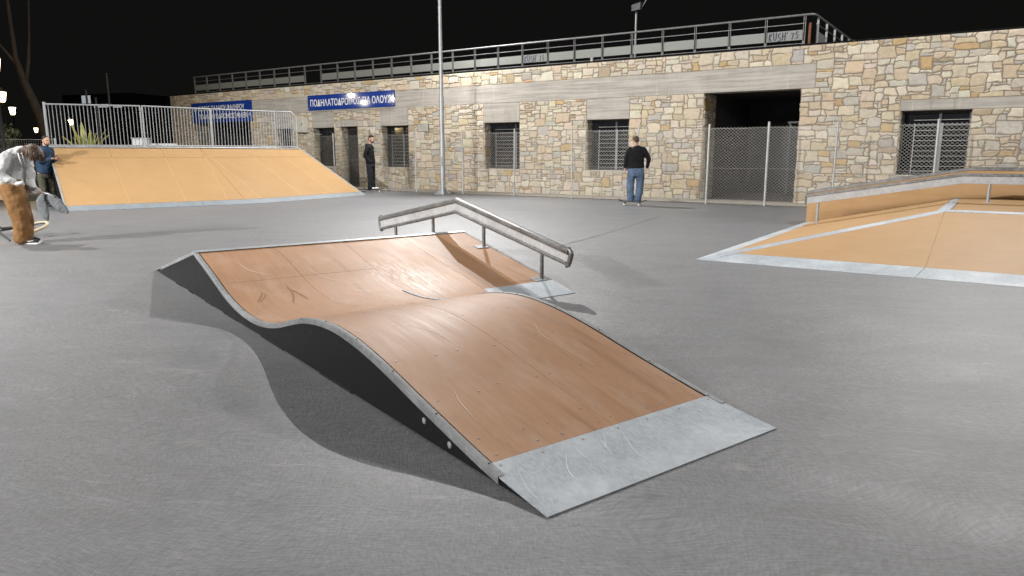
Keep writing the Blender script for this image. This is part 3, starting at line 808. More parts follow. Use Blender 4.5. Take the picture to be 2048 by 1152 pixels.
# ------------------------------------------------------------------ stone building (local x = along the wall, y = into the building)
bd = empty("stone_building", W0, AW, "long low building of cream rubble stone with concrete beams, barred windows and an open entrance", "building")
S0, S1, ZT = -31.95, 9.0, 4.40
ZB, ZBT = 3.24, 3.90                                             # long beam
OPEN = [(-29.95, -25.30, 0, ZB), (-23.40, -22.30, .87, ZB), (-20.88, -19.47, .87, ZB), (-19.08, -18.04, 0, 2.86),
        (-16.68, -15.15, .87, ZB), (-11.37, -9.77, .87, ZB), (-7.04, -5.46, .87, ZB), (-2.98, -.16, 0, ZB),
        (2.40, 4.01, .86, 2.54)]
BLK = OPEN + [(-30.0, .20, ZB, ZBT), (2.38, S1, 2.54, 2.81)]
STRNG = random.Random(11)
PAL = [((.70, .63, .51), 28), ((.74, .69, .59), 24), ((.67, .57, .43), 16), ((.65, .61, .55), 11), ((.57, .55, .51), 7), ((.62, .46, .26), 5), ((.52, .43, .32), 5), ((.68, .58, .48), 9), ((.52, .51, .50), 2)]
def grid_lines(forced, step, lo, hi, rng):
    F = sorted(set([lo, hi] + [f for f in forced if lo < f < hi])); out = []; fl_ = []
    for a, b in zip(F, F[1:]):
        n = max(1, round((b - a) / step))
        for i in range(n): out.append(a + (b - a) * i / n); fl_.append(i == 0)
    out.append(F[-1]); fl_.append(True)
    return out, fl_
def rubble(mb, cols, P, N, x0, x1, z0, z1, blocks, rng, dx=.108, dz=.080, proud=.024):
    """stones laid in the plane P(x, z) with outward normal N"""
    X, fx = grid_lines([b for q in blocks for b in q[:2]], dx, x0, x1, rng)
    Z, fz_ = grid_lines([b for q in blocks for b in q[2:]], dz, z0, z1, rng)
    nx, nz = len(X) - 1, len(Z) - 1
    free = [[True] * nz for _ in range(nx)]
    for i in range(nx):
        xm = (X[i] + X[i + 1]) / 2
        for j in range(nz):
            zm = (Z[j] + Z[j + 1]) / 2
            if any(a < xm < b and c < zm < d for a, b, c, d in blocks): free[i][j] = False
    solid = [[free[i][j] for j in range(nz)] for i in range(nx)]
    J = {}
    def node(i, j):
        if (i, j) not in J:
            jx = 0 if fx[i] else rng.uniform(-.040, .040); jz = 0 if fz_[j] else rng.uniform(-.027, .027)
            J[i, j] = (X[i] + jx, Z[j] + jz)
        return J[i, j]
    # mortar backing, merged by runs
    for j in range(nz):
        i = 0
        while i < nx:
            if solid[i][j]:
                k_ = i
                while k_ < nx and solid[k_][j]: k_ += 1
                mb.add([P(X[i], Z[j]), P(X[k_], Z[j]), P(X[k_], Z[j + 1]), P(X[i], Z[j + 1])], [(0, 1, 2, 3)], 1); cols.append((.1, .1, .1))
                i = k_
            else: i += 1
    sizes = [(2, 1, 8), (3, 1, 11), (4, 1, 6), (3, 2, 17), (4, 2, 13), (2, 2, 13), (5, 2, 5), (2, 3, 6), (3, 3, 10), (4, 3, 8), (3, 4, 5), (4, 4, 4), (1, 1, 3), (1, 2, 3), (5, 4, 2)]
    for j in range(nz):
        for i in range(nx):
            if not free[i][j]: continue
            w, h, _ = rng.choices(sizes, [s[2] for s in sizes])[0]
            def ok(w, h):
                return i + w <= nx and j + h <= nz and all(free[a][b] for a in range(i, i + w) for b in range(j, j + h))
            while not ok(w, h):
                if w > 1 and (h == 1 or rng.random() < .5): w -= 1
                else: h -= 1
            for a in range(i, i + w):
                for b in range(j, j + h): free[a][b] = False
            ring = [node(a, j) for a in range(i, i + w)] + [node(i + w, b) for b in range(j, j + h)] + [node(a, j + h) for a in range(i + w, i, -1)] + [node(i, b) for b in range(j + h, j, -1)]
            # drop most mid-edge nodes on straight runs, keep some bumps
            keep = []
            per = [(0, w), (w, h), (w + h, w), (2 * w + h, h)]
            cset = {0, w, w + h, 2 * w + h}
            for q, p in enumerate(ring):
                if q in cset or rng.random() < .75: keep.append(p)
            # corner cut
            cc = []
            n = len(keep)
            for q in range(n):
                p, r_ = Vector(keep[q]), Vector(keep[(q + 1) % n]); L = (r_ - p).length
                t = min(.3, .022 / max(L, .001)) if L > .03 else .25
                cc.append(p.lerp(r_, t)); cc.append(p.lerp(r_, 1 - t))
            n = len(cc); cen = sum(cc, Vector((0, 0))) / n
            def inset(pts, d):
                out = []
                for q in range(n):
                    e1 = (pts[q] - pts[q - 1]); e2 = (pts[(q + 1) % n] - pts[q])
                    n1 = Vector((-e1.y, e1.x)); n2 = Vector((-e2.y, e2.x))
                    nn = (n1.normalized() if n1.length > 1e-6 else Vector((0, 0))) + (n2.normalized() if n2.length > 1e-6 else Vector((0, 0)))
                    if nn.length > 1e-6: nn.normalize()
                    out.append(pts[q] + nn * d)
                return out
            gap = rng.uniform(.008, .013)
            r0 = inset(cc, gap); r1 = inset(r0, .007); r2 = [p.lerp(cen, .22) for p in r1]
            dep = proud * rng.uniform(.6, 1.15); tx, tz = rng.uniform(-.05, .05), rng.uniform(-.07, .07)
            vs = []
            for p in r0: vs.append(P(*p) + N * .001)
            for p in r1: vs.append(P(*p) + N * (dep * .72 + (p.x - cen.x) * tx + (p.y - cen.y) * tz))
            for p in r2: vs.append(P(*p) + N * (dep + (p.x - cen.x) * tx + (p.y - cen.y) * tz + rng.uniform(-.003, .003)))
            fs = [(q, (q + 1) % n, n + (q + 1) % n, n + q) for q in range(n)] + [(n + q, n + (q + 1) % n, 2 * n + (q + 1) % n, 2 * n + q) for q in range(n)] + [[2 * n + q for q in range(n)]]
            c = rng.choices([p[0] for p in PAL], [p[1] for p in PAL])[0]; v = rng.uniform(.90, 1.04)
            c = tuple(x * v * rng.uniform(.97, 1.03) * w_ for x, w_ in zip(c, (.90, .875, .83)))
            mb.add(vs, fs, 0); cols += [c] * len(fs)
def stone_obj(name, mb, cols, parent):
    me = mb.mesh(name, [M['stone'], M['mortar']], clean=False)
    at = me.attributes.new('stone', 'FLOAT_COLOR', 'FACE')
    at.data.foreach_set('color', [x for c in cols for x in (*c, 1)])
    return link(name, me, parent)
mb, cols = MB(), []
rubble(mb, cols, lambda x, z: Vector((x, 0, z)), Vector((0, -1, 0)), S0, S1, 0, ZT, BLK, STRNG)
JD = .42                                                         # depth of the window reveals
for (a, b, c, d) in OPEN:
    top = 2.55 if d == ZB and c > 0 else d
    dep = {0: 1.1}.get(c, JD) if b - a > 2 else (JD if c else .45)
    rubble(mb, cols, lambda x, z, a=a: Vector((a, x, z)), Vector((1, 0, 0)), .0, dep, c, top, [], STRNG, proud=.022)
    rubble(mb, cols, lambda x, z, b=b: Vector((b, x, z)), Vector((-1, 0, 0)), .0, dep, c, top, [], STRNG, proud=.022)
stone_obj("wall", mb, cols, bd)
mb, cols = MB(), []
rubble(mb, cols, lambda x, z: Vector((S0, x, z)), Vector((-1, 0, 0)), 0, 12, 0, ZT, [], STRNG, dx=.2, dz=.15)
stone_obj("end_wall", mb, cols, bd)
mb = MB(); mb.box(S0, S1, .003, .5, ZT + .002, ZT + .05); mb.build("wall_coping", M['stone'], bd)
# concrete
def beam(name, *b):
    mb = MB(); mb.box(*b); return mb.build(name, M['beam'], bd, bevel=.012)
beam("concrete_beam", -30.0, .20, -.012, .5, ZB, ZBT)
for a, b in ((-23.40, -22.30), (-20.88, -19.47), (-16.68, -15.15), (-11.37, -9.77), (-7.04, -5.46)):
    beam("window_lintel", a + .003, b - .003, -.010, .46, 2.55, ZB - .004)
beam("door_lintel", -19.08, -18.04, -.008, .46, 2.57, 2.86)
beam("window_lintel", 2.38, S1, -.012, .46, 2.54, 2.81)
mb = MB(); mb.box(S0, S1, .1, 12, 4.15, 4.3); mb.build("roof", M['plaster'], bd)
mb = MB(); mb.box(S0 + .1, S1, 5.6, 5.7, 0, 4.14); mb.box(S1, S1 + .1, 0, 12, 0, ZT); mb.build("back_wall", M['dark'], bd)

def window(a, b, z0, z1, split, kind=0):
    f = MB(); y = JD - .06
    for x0, x1_ in ((a, a + .06), (b - .06, b)): f.box(x0, x1_, y, y + .06, z0, z1)
    f.box(a + .0605, b - .0605, y, y + .06, z1 - .07, z1 - .001); f.box(a + .0605, b - .0605, y, y + .06, z0 + .001, z0 + .06)
    f.box(split - .03, split + .03, y + .002, y + .058, z0 + .061, z1 - .071)
    f.box(a + .061, split - .031, y + .004, y + .055, z1 - .40, z1 - .35); f.box(split + .031, b - .061, y + .004, y + .055, z1 - .40, z1 - .35)
    w = f.build("window", M['frame'], bd)
    p = MB(); p.box(a + .03, b - .03, y + .062, y + .07, z0 + .03, z1 - .03); p.build("pane", M['glass'], w)
    if kind == 0:
        gm = MB()
        n = 11
        for i in range(n):
            z = z0 + .1 + (z1 - z0 - .34) * i / (n - 1)
            gm.box(a + .30, b - .02, y - .045, y - .033, z - .008, z + .008)
        gm.box(split + .02, split + .09, y - .058, y - .046, z0 + .03, z1 - .33)
        gm.box(a + .32, a + .345, y - .058, y - .046, z0 + .03, z1 - .33)
        gm.build("grille", M['grille'], w)
    else:
        gm = MB()
        for i in range(16):
            z = z0 + .08 + (z1 - z0 - .55) * i / 15
            gm.hexa([(a + .5, y - .03, z), (b - .05, y - .03, z), (b - .05, y - .005, z + .055), (a + .5, y - .005, z + .055)], [(a + .5, y - .034, z + .004), (b - .05, y - .034, z + .004), (b - .05, y - .009, z + .059), (a + .5, y - .009, z + .059)])
        gm.build("shutter", M['frame'], w)
    s = MB(); s.box(a + .003, b - .003, -.045, JD - .061, z0 - .03, z0 + .0); s.build("sill", M['sill'], w, bevel=.004)
    return w
window(-23.40, -22.30, .87, 2.55, -22.8)
window(-20.88, -19.47, .87, 2.55, -20.1, 1)
window(-16.68, -15.15, .87, 2.55, -15.75)
window(-11.37, -9.77, .87, 2.55, -10.18)
window(-7.04, -5.46, .87, 2.55, -6.10)
window(2.40, 4.01, .86, 2.54, 3.30)
# recessed door
d = MB(); d.box(-19.08, -18.04, .40, .45, .03, 2.56); dr = d.build("door", M['frame'], bd)
h = MB(); h.box(-18.98, -18.14, .385, .398, .12, 1.1); h.box(-18.98, -18.14, .385, .398, 1.2, 2.45); h.build("door_panel", M['dark'], dr)
h = MB(); h.tube([(-18.2, .36, 1.02), (-18.32, .36, 1.02)], .012, 8); h.build("handle", M['grille'], dr)
# open entrances
def entrance(a, b, deep):
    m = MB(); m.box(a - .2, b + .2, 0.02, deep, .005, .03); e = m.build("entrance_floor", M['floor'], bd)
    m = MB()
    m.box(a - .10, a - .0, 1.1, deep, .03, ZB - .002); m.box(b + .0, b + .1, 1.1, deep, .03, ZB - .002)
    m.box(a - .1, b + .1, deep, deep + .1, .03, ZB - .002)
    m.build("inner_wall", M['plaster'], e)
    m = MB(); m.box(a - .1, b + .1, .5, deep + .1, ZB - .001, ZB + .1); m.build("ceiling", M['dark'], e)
    return e
e = entrance(-2.98, -.16, 4.8)
m = MB()
for x in (-1.15, -.62): m.box(x, x + .05, 3.0, 3.05, .031, 2.4)
m.box(-1.2, -.3, 3.0, 3.05, 2.401, 2.46); m.bar((-1.1, 2.98, 2.35), (-.5, 2.98, 1.6), .04)
m.build("inner_frame", M['frame'], e)
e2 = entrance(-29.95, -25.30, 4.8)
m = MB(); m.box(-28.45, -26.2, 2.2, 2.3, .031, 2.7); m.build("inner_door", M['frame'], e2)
# wall vent
m = MB(); m.box(-14.63, -14.03, -.05, -.02, 2.28, 2.58); v = m.build("wall_vent", M['grille'], bd)
m = MB()
for i in range(7): m.hexa([(-14.60, -.062, 2.305 + i * .037), (-14.06, -.062, 2.305 + i * .037), (-14.06, -.051, 2.325 + i * .037), (-14.60, -.051, 2.325 + i * .037)], [(-14.60, -.060, 2.311 + i * .037), (-14.06, -.060, 2.311 + i * .037), (-14.06, -.051, 2.331 + i * .037), (-14.60, -.051, 2.331 + i * .037)])
m.build("louvre", M['box'], v)

# cream wall cabinet and its cable
cb = empty("wall_cabinet", wp(-21.48, .06, 2.36), AW, "cream metal cabinet mounted on the stone wall beside the blue sign", "cabinet")
m = MB(); m.box(-.34, .34, -.24, .06, 0, .66); m.build("body", M['box'], cb, bevel=.015)
m = MB(); m.box(-.29, .31, -.262, -.242, .05, .61); m.build("door", M['box'], cb, bevel=.008)
m = MB(); m.box(.26, .29, -.275, -.263, .30, .40); m.box(-.30, -.27, -.27, -.2405, .10, .16); m.build("handle", M['frame'], cb)
m = MB(); pts = [Vector((-21.12, -.06, 2.50)), Vector((-21.0, -.08, 2.52)), Vector((-20.85, -.07, 2.40)), Vector((-20.65, -.06, 2.28)), Vector((-20.45, -.04, 2.26)), Vector((-20.42, .2, 2.26))]
m.tube(pts, .022, 8); c = m.build("cable", M['cable'], None, smooth=True); c.location = W0; c.rotation_euler = (0, 0, AW)
setp(c, "grey cable curling from the cream wall cabinet into the window", "cable")

# signs
def text_mesh(s, size, bold=.0):
    cu = bpy.data.curves.new("lettering", 'FONT'); cu.body = s; cu.size = size; cu.extrude = .002; cu.offset = bold; cu.resolution_u = 3
    o = bpy.data.objects.new("tmp", cu); COL.objects.link(o)
    dg = bpy.context.evaluated_depsgraph_get()
    me = bpy.data.meshes.new_from_object(o.evaluated_get(dg)); bpy.data.objects.remove(o)
    return me
def fit_text(s, x0, x1, zb, h, y, parent, bold, mat='letters', name="lettering"):
    me = text_mesh(s, 1.0, bold)
    xs = [v.co.x for v in me.vertices]; ys = [v.co.y for v in me.vertices]
    ax, bx, ay, by = min(xs), max(xs), min(ys), max(ys)
    for v in me.vertices:
        v.co = Vector((x0 + (v.co.x - ax) / (bx - ax) * (x1 - x0), y - v.co.z, zb + (v.co.y - ay) / (by - ay) * h))
    me.materials.clear(); me.materials.append(M[mat])
    return link(name, me, parent)
def sign(label, s0, s1, z0, z1):
    e = empty("sign_board", wp(s0, .06, z0), AW, label, "sign")
    w, h = s1 - s0, z1 - z0
    m = MB(); m.box(0, w, 0, .03, 0, h); m.build("board", M['sign'], e, bevel=.004)
    m = MB()
    for a in ((-.025, -.001, 0, h), (w + .001, w + .025, 0, h), (-.025, w + .025, -.025, -.001), (-.025, w + .025, h + .001, h + .025)): m.box(a[0], a[1], -.006, .034, a[2], a[3])
    m.build("frame", M['sign'], e)
    for x in (.06, w - .06):
        for z in (.05, h - .05):
            b = MB(); b.tube([(x, -.006, z), (x, .002, z)], [.016, .016], 10); b.build("bolt", M['screw'], e)
    return e
sg = sign("blue sign with white Greek words for cycle track for everyone, between roof railing and door", -21.0, -15.83, 3.33, 3.92)
fit_text("ΠΟΔΗΛΑΤΟΔΡΟΜΟΣ ΓΙΑ ΟΛΟΥΣ", .14, 5.02, .135, .30, -.004, sg, .010)
sg = sign("dim blue two-line sign of the municipality over the far dark entrance", -29.95, -25.08, 2.98, 3.92)
fit_text("ΔΗΜΟΣ ΠΑΛΑΙΟΥ ΦΑΛΗΡΟΥ", .55, 4.35, .55, .26, -.004, sg, .006)
fit_text("ΠΟΔΗΛΑΤΟΔΡΟΜΟΣ ΑΜΕΑ", .55, 4.55, .16, .24, -.004, sg, .006)
em = MB()
for cx_, r_ in ((.30, .11),):
    em.tube([(cx_ + r_ * math.cos(2 * math.pi * i / 16), -.004, .66 + r_ * math.sin(2 * math.pi * i / 16)) for i in range(16)], .014, 5, close=True, ref=(0, 1, 0))
em.tube([(4.68, -.004, .30), (4.74, -.004, .36), (4.80, -.004, .30), (4.74, -.004, .24)], .014, 5, close=True, ref=(0, 1, 0))
em.build("emblem", M['letters'], sg)

# railing on the roof edge
rr = empty("roof_railing", wp(0, -.22, ZT), AW, "grey roof railing with perforated panels and graffiti along the building top", "railing")
RX0, RX1, RH = -29.95, -.25, .87
npost = 28
px = [RX0 + (RX1 - RX0) * i / npost for i in range(npost + 1)]
for x in px:
    m = MB(); m.box(x - .030, x - .020, -.025, .025, .052, RH - .03); m.box(x + .020, x + .030, -.025, .025, .052, RH - .03); m.box(x - .017, x + .017, -.012, .012, .12, .16); m.box(x - .05, x + .05, -.045, .045, .051, .0535)
    m.build("post", M['roofrail'], rr)
m = MB(); m.tube([(RX0 - .1, 0, RH), (RX1 + .1, 0, RH), (RX1 + .22, .08, RH), (RX1 + .25, .2, RH), (RX1 + .25, 9, RH)], .031, 12); m.build("top_rail", M['roofrail'], rr, angle=R(40))
m = MB(); m.tube([(RX0, 0, .64), (RX1 + .03, 0, .64)], .012, 8); m.tube([(RX0, 0, .10), (RX1 + .03, 0, .10)], .010, 8); m.tube([(RX1 + .25, .3, .64), (RX1 + .25, 9, .64)], .012, 8); m.build("mid_rail", M['roofrail'], rr)
for i in range(npost):
    if 8 <= i <= 8: continue
    m = MB(); m.box(px[i] + .045, px[i + 1] - .045, -.006, .0, .20, .47); p = m.build("perforated_panel", M['panelperf'], rr)
for j in range(7):
    y = .5 + j * 1.2
    m = MB(); m.box(RX1 + .22, RX1 + .28, y - .012, y + .012, .052, RH - .03); m.build("post", M['roofrail'], rr)
    if j == 0:
        m = MB(); m.box(RX1 + .247, RX1 + .253, y + .06, y + 1.12, .20, .47); m.build("perforated_panel", M['panelperf'], rr)
STROKES = {'K': [[(0, 0), (.12, 1)], [(.75, .95), (.08, .5), (.7, 0)]], 'U': [[(0, 1), (.08, .15), (.4, 0), (.65, .2), (.72, 1)]],
           'S': [[(.7, 1), (.1, .85), (.15, .55), (.6, .45), (.55, .05), (0, .08)]], 'H': [[(0, 0), (.1, 1)], [(.65, 0), (.72, 1)], [(-.1, .55), (.85, .48)]],
           "'": [[(.1, 1), (.02, .72)]], '7': [[(0, .95), (.6, 1), (.2, 0)]], '5': [[(.65, 1), (.1, .95), (.1, .6), (.55, .55), (.55, .15), (0, 0)]]}
def graffiti(i, tag):
    x = px[i] + .10; h = .20; m = MB(); w = (px[i + 1] - px[i] - .2) / len(tag)
    for n, ch in enumerate(tag):
        dz = .02 * math.sin(n * 2.1) + (.03 if n > 3 else 0)
        for st in STROKES[ch]:
            m.tube([(x + n * w + p[0] * w * .9, -.010, .215 + dz + p[1] * h * 1.12 * (.8 if n > 3 else 1)) for p in st], .0125, 5, ref=(0, 1, 0))
    m.build("graffiti", M['ink'], rr)
graffiti(27, "KUSH'75"); graffiti(19, "KUSH'75")
m = MB(); m.tube([(RX1 + .12, .12, .052), (RX1 + .12, .12, .66)], .035, 10); c = m.build("rusty_pipe", M['rust'], None, smooth=False, angle=R(40)); c.location = wp(0, -.22, ZT); c.rotation_euler = (0, 0, AW)
setp(c, "short rusty red pipe standing at the corner of the roof railing", "pipe")
m = MB(); m.tube([(0, 0, 0), (0, 0, .12), (0, 0, .13)], [.045, .045, .06], 12); c = m.build("roof_vent_pipe", M['sill'], None, angle=R(40)); c.location = wp(-6.95, -.12, ZT + .05)
setp(c, "stubby white vent pipe on the parapet under the roof railing", "pipe")
# floodlight on the roof
ft = empty("roof_floodlight", wp(-6.35, -2.2, 4.3), AW, "unlit floodlight on a thin mast on the roof behind the railing", "floodlight")
m = MB(); m.tube([(0, 0, 0), (0, 0, 1.95)], [.04, .034], 10); m.build("pole", M['roofrail'], ft, angle=R(40))
m = MB(); m.hexa([(-.12, -.16, 1.99), (.20, -.12, 2.03), (.20, .08, 2.05), (-.12, .06, 2.01)], [(-.10, -.20, 2.19), (.22, -.16, 2.27), (.24, .10, 2.28), (-.08, .06, 2.21)]); m.build("lamp_head", M['frame'], ft, bevel=.01)
m = MB(); m.bar((.0, 0, 1.93), (.02, 0, 2.01), .10, .03); m.bar((.22, 0, 2.13), (.38, .02, 2.38), .05, .03); m.build("bracket", M['frame'], ft)

# ------------------------------------------------------------------ chain link fence in front of the wall
fe = empty("chain_link_fence", wp(0, 1.55, 0), AW, "chain link fence on thin steel posts running along the stone building", "fence")
F0, F1, FH = -20.1, 7.9, 2.12
posts = [-20.05, -17.83, -15.6, -13.4, -11.18, -8.96, -6.70, -4.45, -2.23, -.57, 1.15, 3.43, 5.6, 7.85]
for i, x in enumerate(posts):
    m = MB(); t_ = 2.24 + (.03 if i % 3 == 0 else 0); lean = (.012, -.02, .03, .0, -.01)[i % 5]
    m.tube([(x, 0, 0), (x + lean, 0, t_)], .024 if i not in (8, 9, 11) else .032, 10)
    m.tube([(x + lean, 0, t_), (x + lean, 0, t_ + .012)], [.028, .012], 10)
    m.build("post", M['post'], fe, angle=R(40))
m = MB(); px_, pz_ = .100, .084; rr_ = random.Random(5)
span = FH / pz_ * px_
def wire(x0, z0, x1, z1, r=.0025):
    y = rr_.uniform(-.004, .004)
    m.add([(x0, y - r, z0 - r), (x0, y - r, z0 + r), (x0, y + r, z0), (x1, y - r, z1 - r), (x1, y - r, z1 + r), (x1, y + r, z1)], [(0, 1, 4, 3), (1, 2, 5, 4), (2, 0, 3, 5)])
nn_ = int((F1 - F0 + span) / px_)
for i in range(nn_):
    xa = F0 - span + i * px_; xb = xa + span; za, zb2 = .03, .03 + FH
    if xa < F0: za += (F0 - xa) / px_ * pz_; xa0 = F0
    else: xa0 = xa
    if xb > F1: zb2 -= (xb - F1) / px_ * pz_; xb0 = F1
    else: xb0 = xb
    if xb0 > xa0:
        wire(xa0, za, xb0, zb2)
    xa = F0 + i * px_; xb = xa - span; za, zb2 = .03, .03 + FH
    if xa > F1: za += (xa - F1) / px_ * pz_; xa0 = F1
    else: xa0 = xa
    if xb < F0: zb2 -= (F0 - xb) / px_ * pz_; xb0 = F0
    else: xb0 = xb
    if xb0 < xa0: wire(xa0, za, xb0, zb2)
for z in (.06, 1.02, 2.13):
    for a, b in zip(posts, posts[1:]):
        mid = (a + b) / 2; sag = .02 if z > 2 else .008
        m.tube([(a, .006, z), (mid, .006, z - sag), (b, .006, z)], .0028, 4, cap=False)
m.build("wire_mesh", M['wire'], fe, clean=False)

# ------------------------------------------------------------------ floodlight mast in the court
ms = empty("floodlight_mast", wp(-11.75, 1.98, 0), AW, "tall galvanised floodlight mast standing before the stone building", "mast")
m = MB(); m.tube([(0, 0, .02), (0, 0, 3.33)], [.092, .084], 20); m.build("lower_pole", M['pole'], ms, angle=R(40))
m = MB(); m.tube([(0, 0, 3.331), (0, 0, 3.40)], [.092, .088], 20); m.build("collar", M['pole'], ms, angle=R(40))
m = MB(); m.tube([(0, 0, 3.401), (0, 0, 10.0)], [.070, .055], 20); m.build("upper_pole", M['pole'], ms, angle=R(40))
m = MB(); m.box(-.24, .24, -.24, .24, .0, .022)
for i in range(4):
    a = i * math.pi / 2 + math.pi / 4; d_ = Vector((math.cos(a), math.sin(a), 0)); t_ = Vector((-d_.y, d_.x, 0)) * .006
    b0, b1, b2 = d_ * .085 + Vector((0, 0, .022)), d_ * .22 + Vector((0, 0, .022)), d_ * .087 + Vector((0, 0, .26))
    m.prism([b0 - t_, b1 - t_, b2 - t_], t_ * 2)
    q = Vector((.18 * (1 if i in (0, 3) else -1), .18 * (1 if i < 2 else -1), 0)); m.tube([q + Vector((0, 0, .022)), q + Vector((0, 0, .06))], .018, 6)
m.build("base_flange", M['pole'], ms)
m = MB(); m.tube([(0, 0, 3.0), (0, 0, 3.02)], [.087, .087], 20); m.box(-.02, .05, -.10, -.088, 1.0, 1.3); m.build("inspection_cover", M['pole'], ms)
m = MB(); m.bar((-.9, 0, 10.62), (.9, 0, 10.62), .09, .06); m.bar((-.3, 0, 10.62), (-.02, .05, 9.95), .05, .03); m.bar((.3, 0, 10.62), (.02, .05, 9.95), .05, .03); m.build("crossarm", M['pole'], ms)
for x in (-.7, 0, .7):
    m = MB(); m.hexa([(x - .22, -.42, 10.70), (x + .22, -.42, 10.70), (x + .22, -.06, 10.82), (x - .22, -.06, 10.82)], [(x - .20, -.46, 10.80), (x + .20, -.46, 10.80), (x + .16, -.10, 10.98), (x - .16, -.10, 10.98)]); m.build("lamp_head", M['frame'], ms)

# ------------------------------------------------------------------ people and their things
def blob(name, prims, mat, parent, voxel=.012, smooth=4, fold=0, fscale=.12):
    """union of overlapping tubes and ellipsoids, remeshed into one continuous surface"""
    mb = MB()
    for p in prims:
        if p[0] == 't':
            pts, rad = p[1], p[2]; ref = p[3] if len(p) > 3 else None
            mb.tube(pts, rad, 14, 0, ref)
            for q, r_ in ((pts[0], rad[0]), (pts[-1], rad[-1])):
                r_ = min(r_) if isinstance(r_, (tuple, list)) else r_
                mb.ell(q, (r_, r_, r_), 0, 12, 8)
        elif p[0] == 'T': mb.tube(p[1], p[2], 16, 0, p[3] if len(p) > 3 else None)
        else: mb.ell(p[1], p[2], 0, 18, 12, p[3] if len(p) > 3 else None)
    me = mb.mesh("tmp", mat, clean=False)
    o = link("tmp", me)
    m = o.modifiers.new("remesh", 'REMESH'); m.mode = 'VOXEL'; m.voxel_size = voxel; m.use_smooth_shade = True
    if smooth: q = o.modifiers.new("smooth", 'SMOOTH'); q.iterations = smooth; q.factor = .5
    if fold:
        tx = bpy.data.textures.new("folds", 'CLOUDS'); tx.noise_scale = fscale; tx.noise_depth = 2
        q = o.modifiers.new("fold", 'DISPLACE'); q.texture = tx; q.strength = fold; q.mid_level = .5; q.texture_coords = 'LOCAL'
        q = o.modifiers.new("smooth2", 'SMOOTH'); q.iterations = 1
    dg = bpy.context.evaluated_depsgraph_get()
    me2 = bpy.data.meshes.new_from_object(o.evaluated_get(dg)); me2.name = name
    bpy.data.objects.remove(o); bpy.data.meshes.remove(me)
    me2.materials.clear(); me2.materials.append(mat)
    for f in me2.polygons: f.use_smooth = True
    return link(name, me2, parent)
def hand(palm, dirv, out, curl=.35, s=1.0, side=1):
    """palm ellipsoid, four bent fingers and a thumb, as tube prims; dirv = towards fingertips, out = palm normal"""
    palm, d, o = Vector(palm), Vector(dirv).normalized(), Vector(out).normalized()
    w = d.cross(o).normalized(); pr = []
    rot = Matrix((w, d, o)).transposed()
    pr.append(('e', palm + d * .045 * s, (.042 * s, .055 * s, .017 * s), rot))
    for k, (x, L) in enumerate(((-.030, .066), (-.010, .078), (.010, .073), (.029, .058))):
        b = palm + w * x * s + d * .085 * s; L *= s
        p1 = b + (d + o * curl * .4).normalized() * L * .45
        p2 = p1 + (d + o * curl * 1.3).normalized() * L * .32
        p3 = p2 + (d + o * curl * 2.2).normalized() * L * .25
        pr.append(('t', [palm + w * x * .8 * s + d * .05 * s, b, p1, p2, p3], [.010 * s, .0098 * s, .0092 * s, .0085 * s, .0075 * s]))
    b = palm + w * side * .036 * s + d * .02 * s
    p1 = b + (w * side * .75 + d * .8 + o * .35).normalized() * .042 * s; p2 = p1 + (w * side * .25 + d * 1 + o * .5).normalized() * .034 * s
    pr.append(('t', [palm + d * .01 * s, b, p1, p2], [.014 * s, .013 * s, .0115 * s, .009 * s]))
    return pr
def head(c, yaw, s=1.0, tilt=0.0, roll=0.0):
    """skull, jaw, nose, brow, lips, ears; the face looks along local +x turned by yaw"""
    rot = Matrix.Rotation(yaw, 3, 'Z') @ Matrix.Rotation(tilt, 3, 'Y') @ Matrix.Rotation(roll, 3, 'X')
    P = lambda x, y, z: Vector(c) + rot @ Vector((x, y, z)) * s
    E = lambda p, r: ('e', P(*p), tuple(q * s for q in r), rot)
    pr = [E((-.012, 0, .03), (.096, .074, .09)), E((.028, 0, -.045), (.060, .056, .070)), E((.050, 0, -.088), (.032, .034, .024)),
          E((.085, 0, -.018), (.018, .011, .020)), E((.072, 0, .004), (.020, .009, .030)), E((.070, 0, .028), (.016, .050, .010)),
          E((.072, 0, -.055), (.014, .024, .007)), E((.070, 0, -.067), (.013, .020, .007)), E((.058, .030, -.028), (.022, .020, .022)), E((.058, -.030, -.028), (.022, .020, .022)),
          E((-.012, .076, -.012), (.020, .008, .030)), E((-.012, -.076, -.012), (.020, .008, .030))]
    return pr, P, rot
def eyes(P, s, parent):
    for sy in (-1, 1):
        m = MB(); m.ell(P(.076, sy * .030, .010), (.009 * s, .011 * s, .006 * s), 0, 10, 6); m.build("eye", M['hole'], parent, smooth=True)

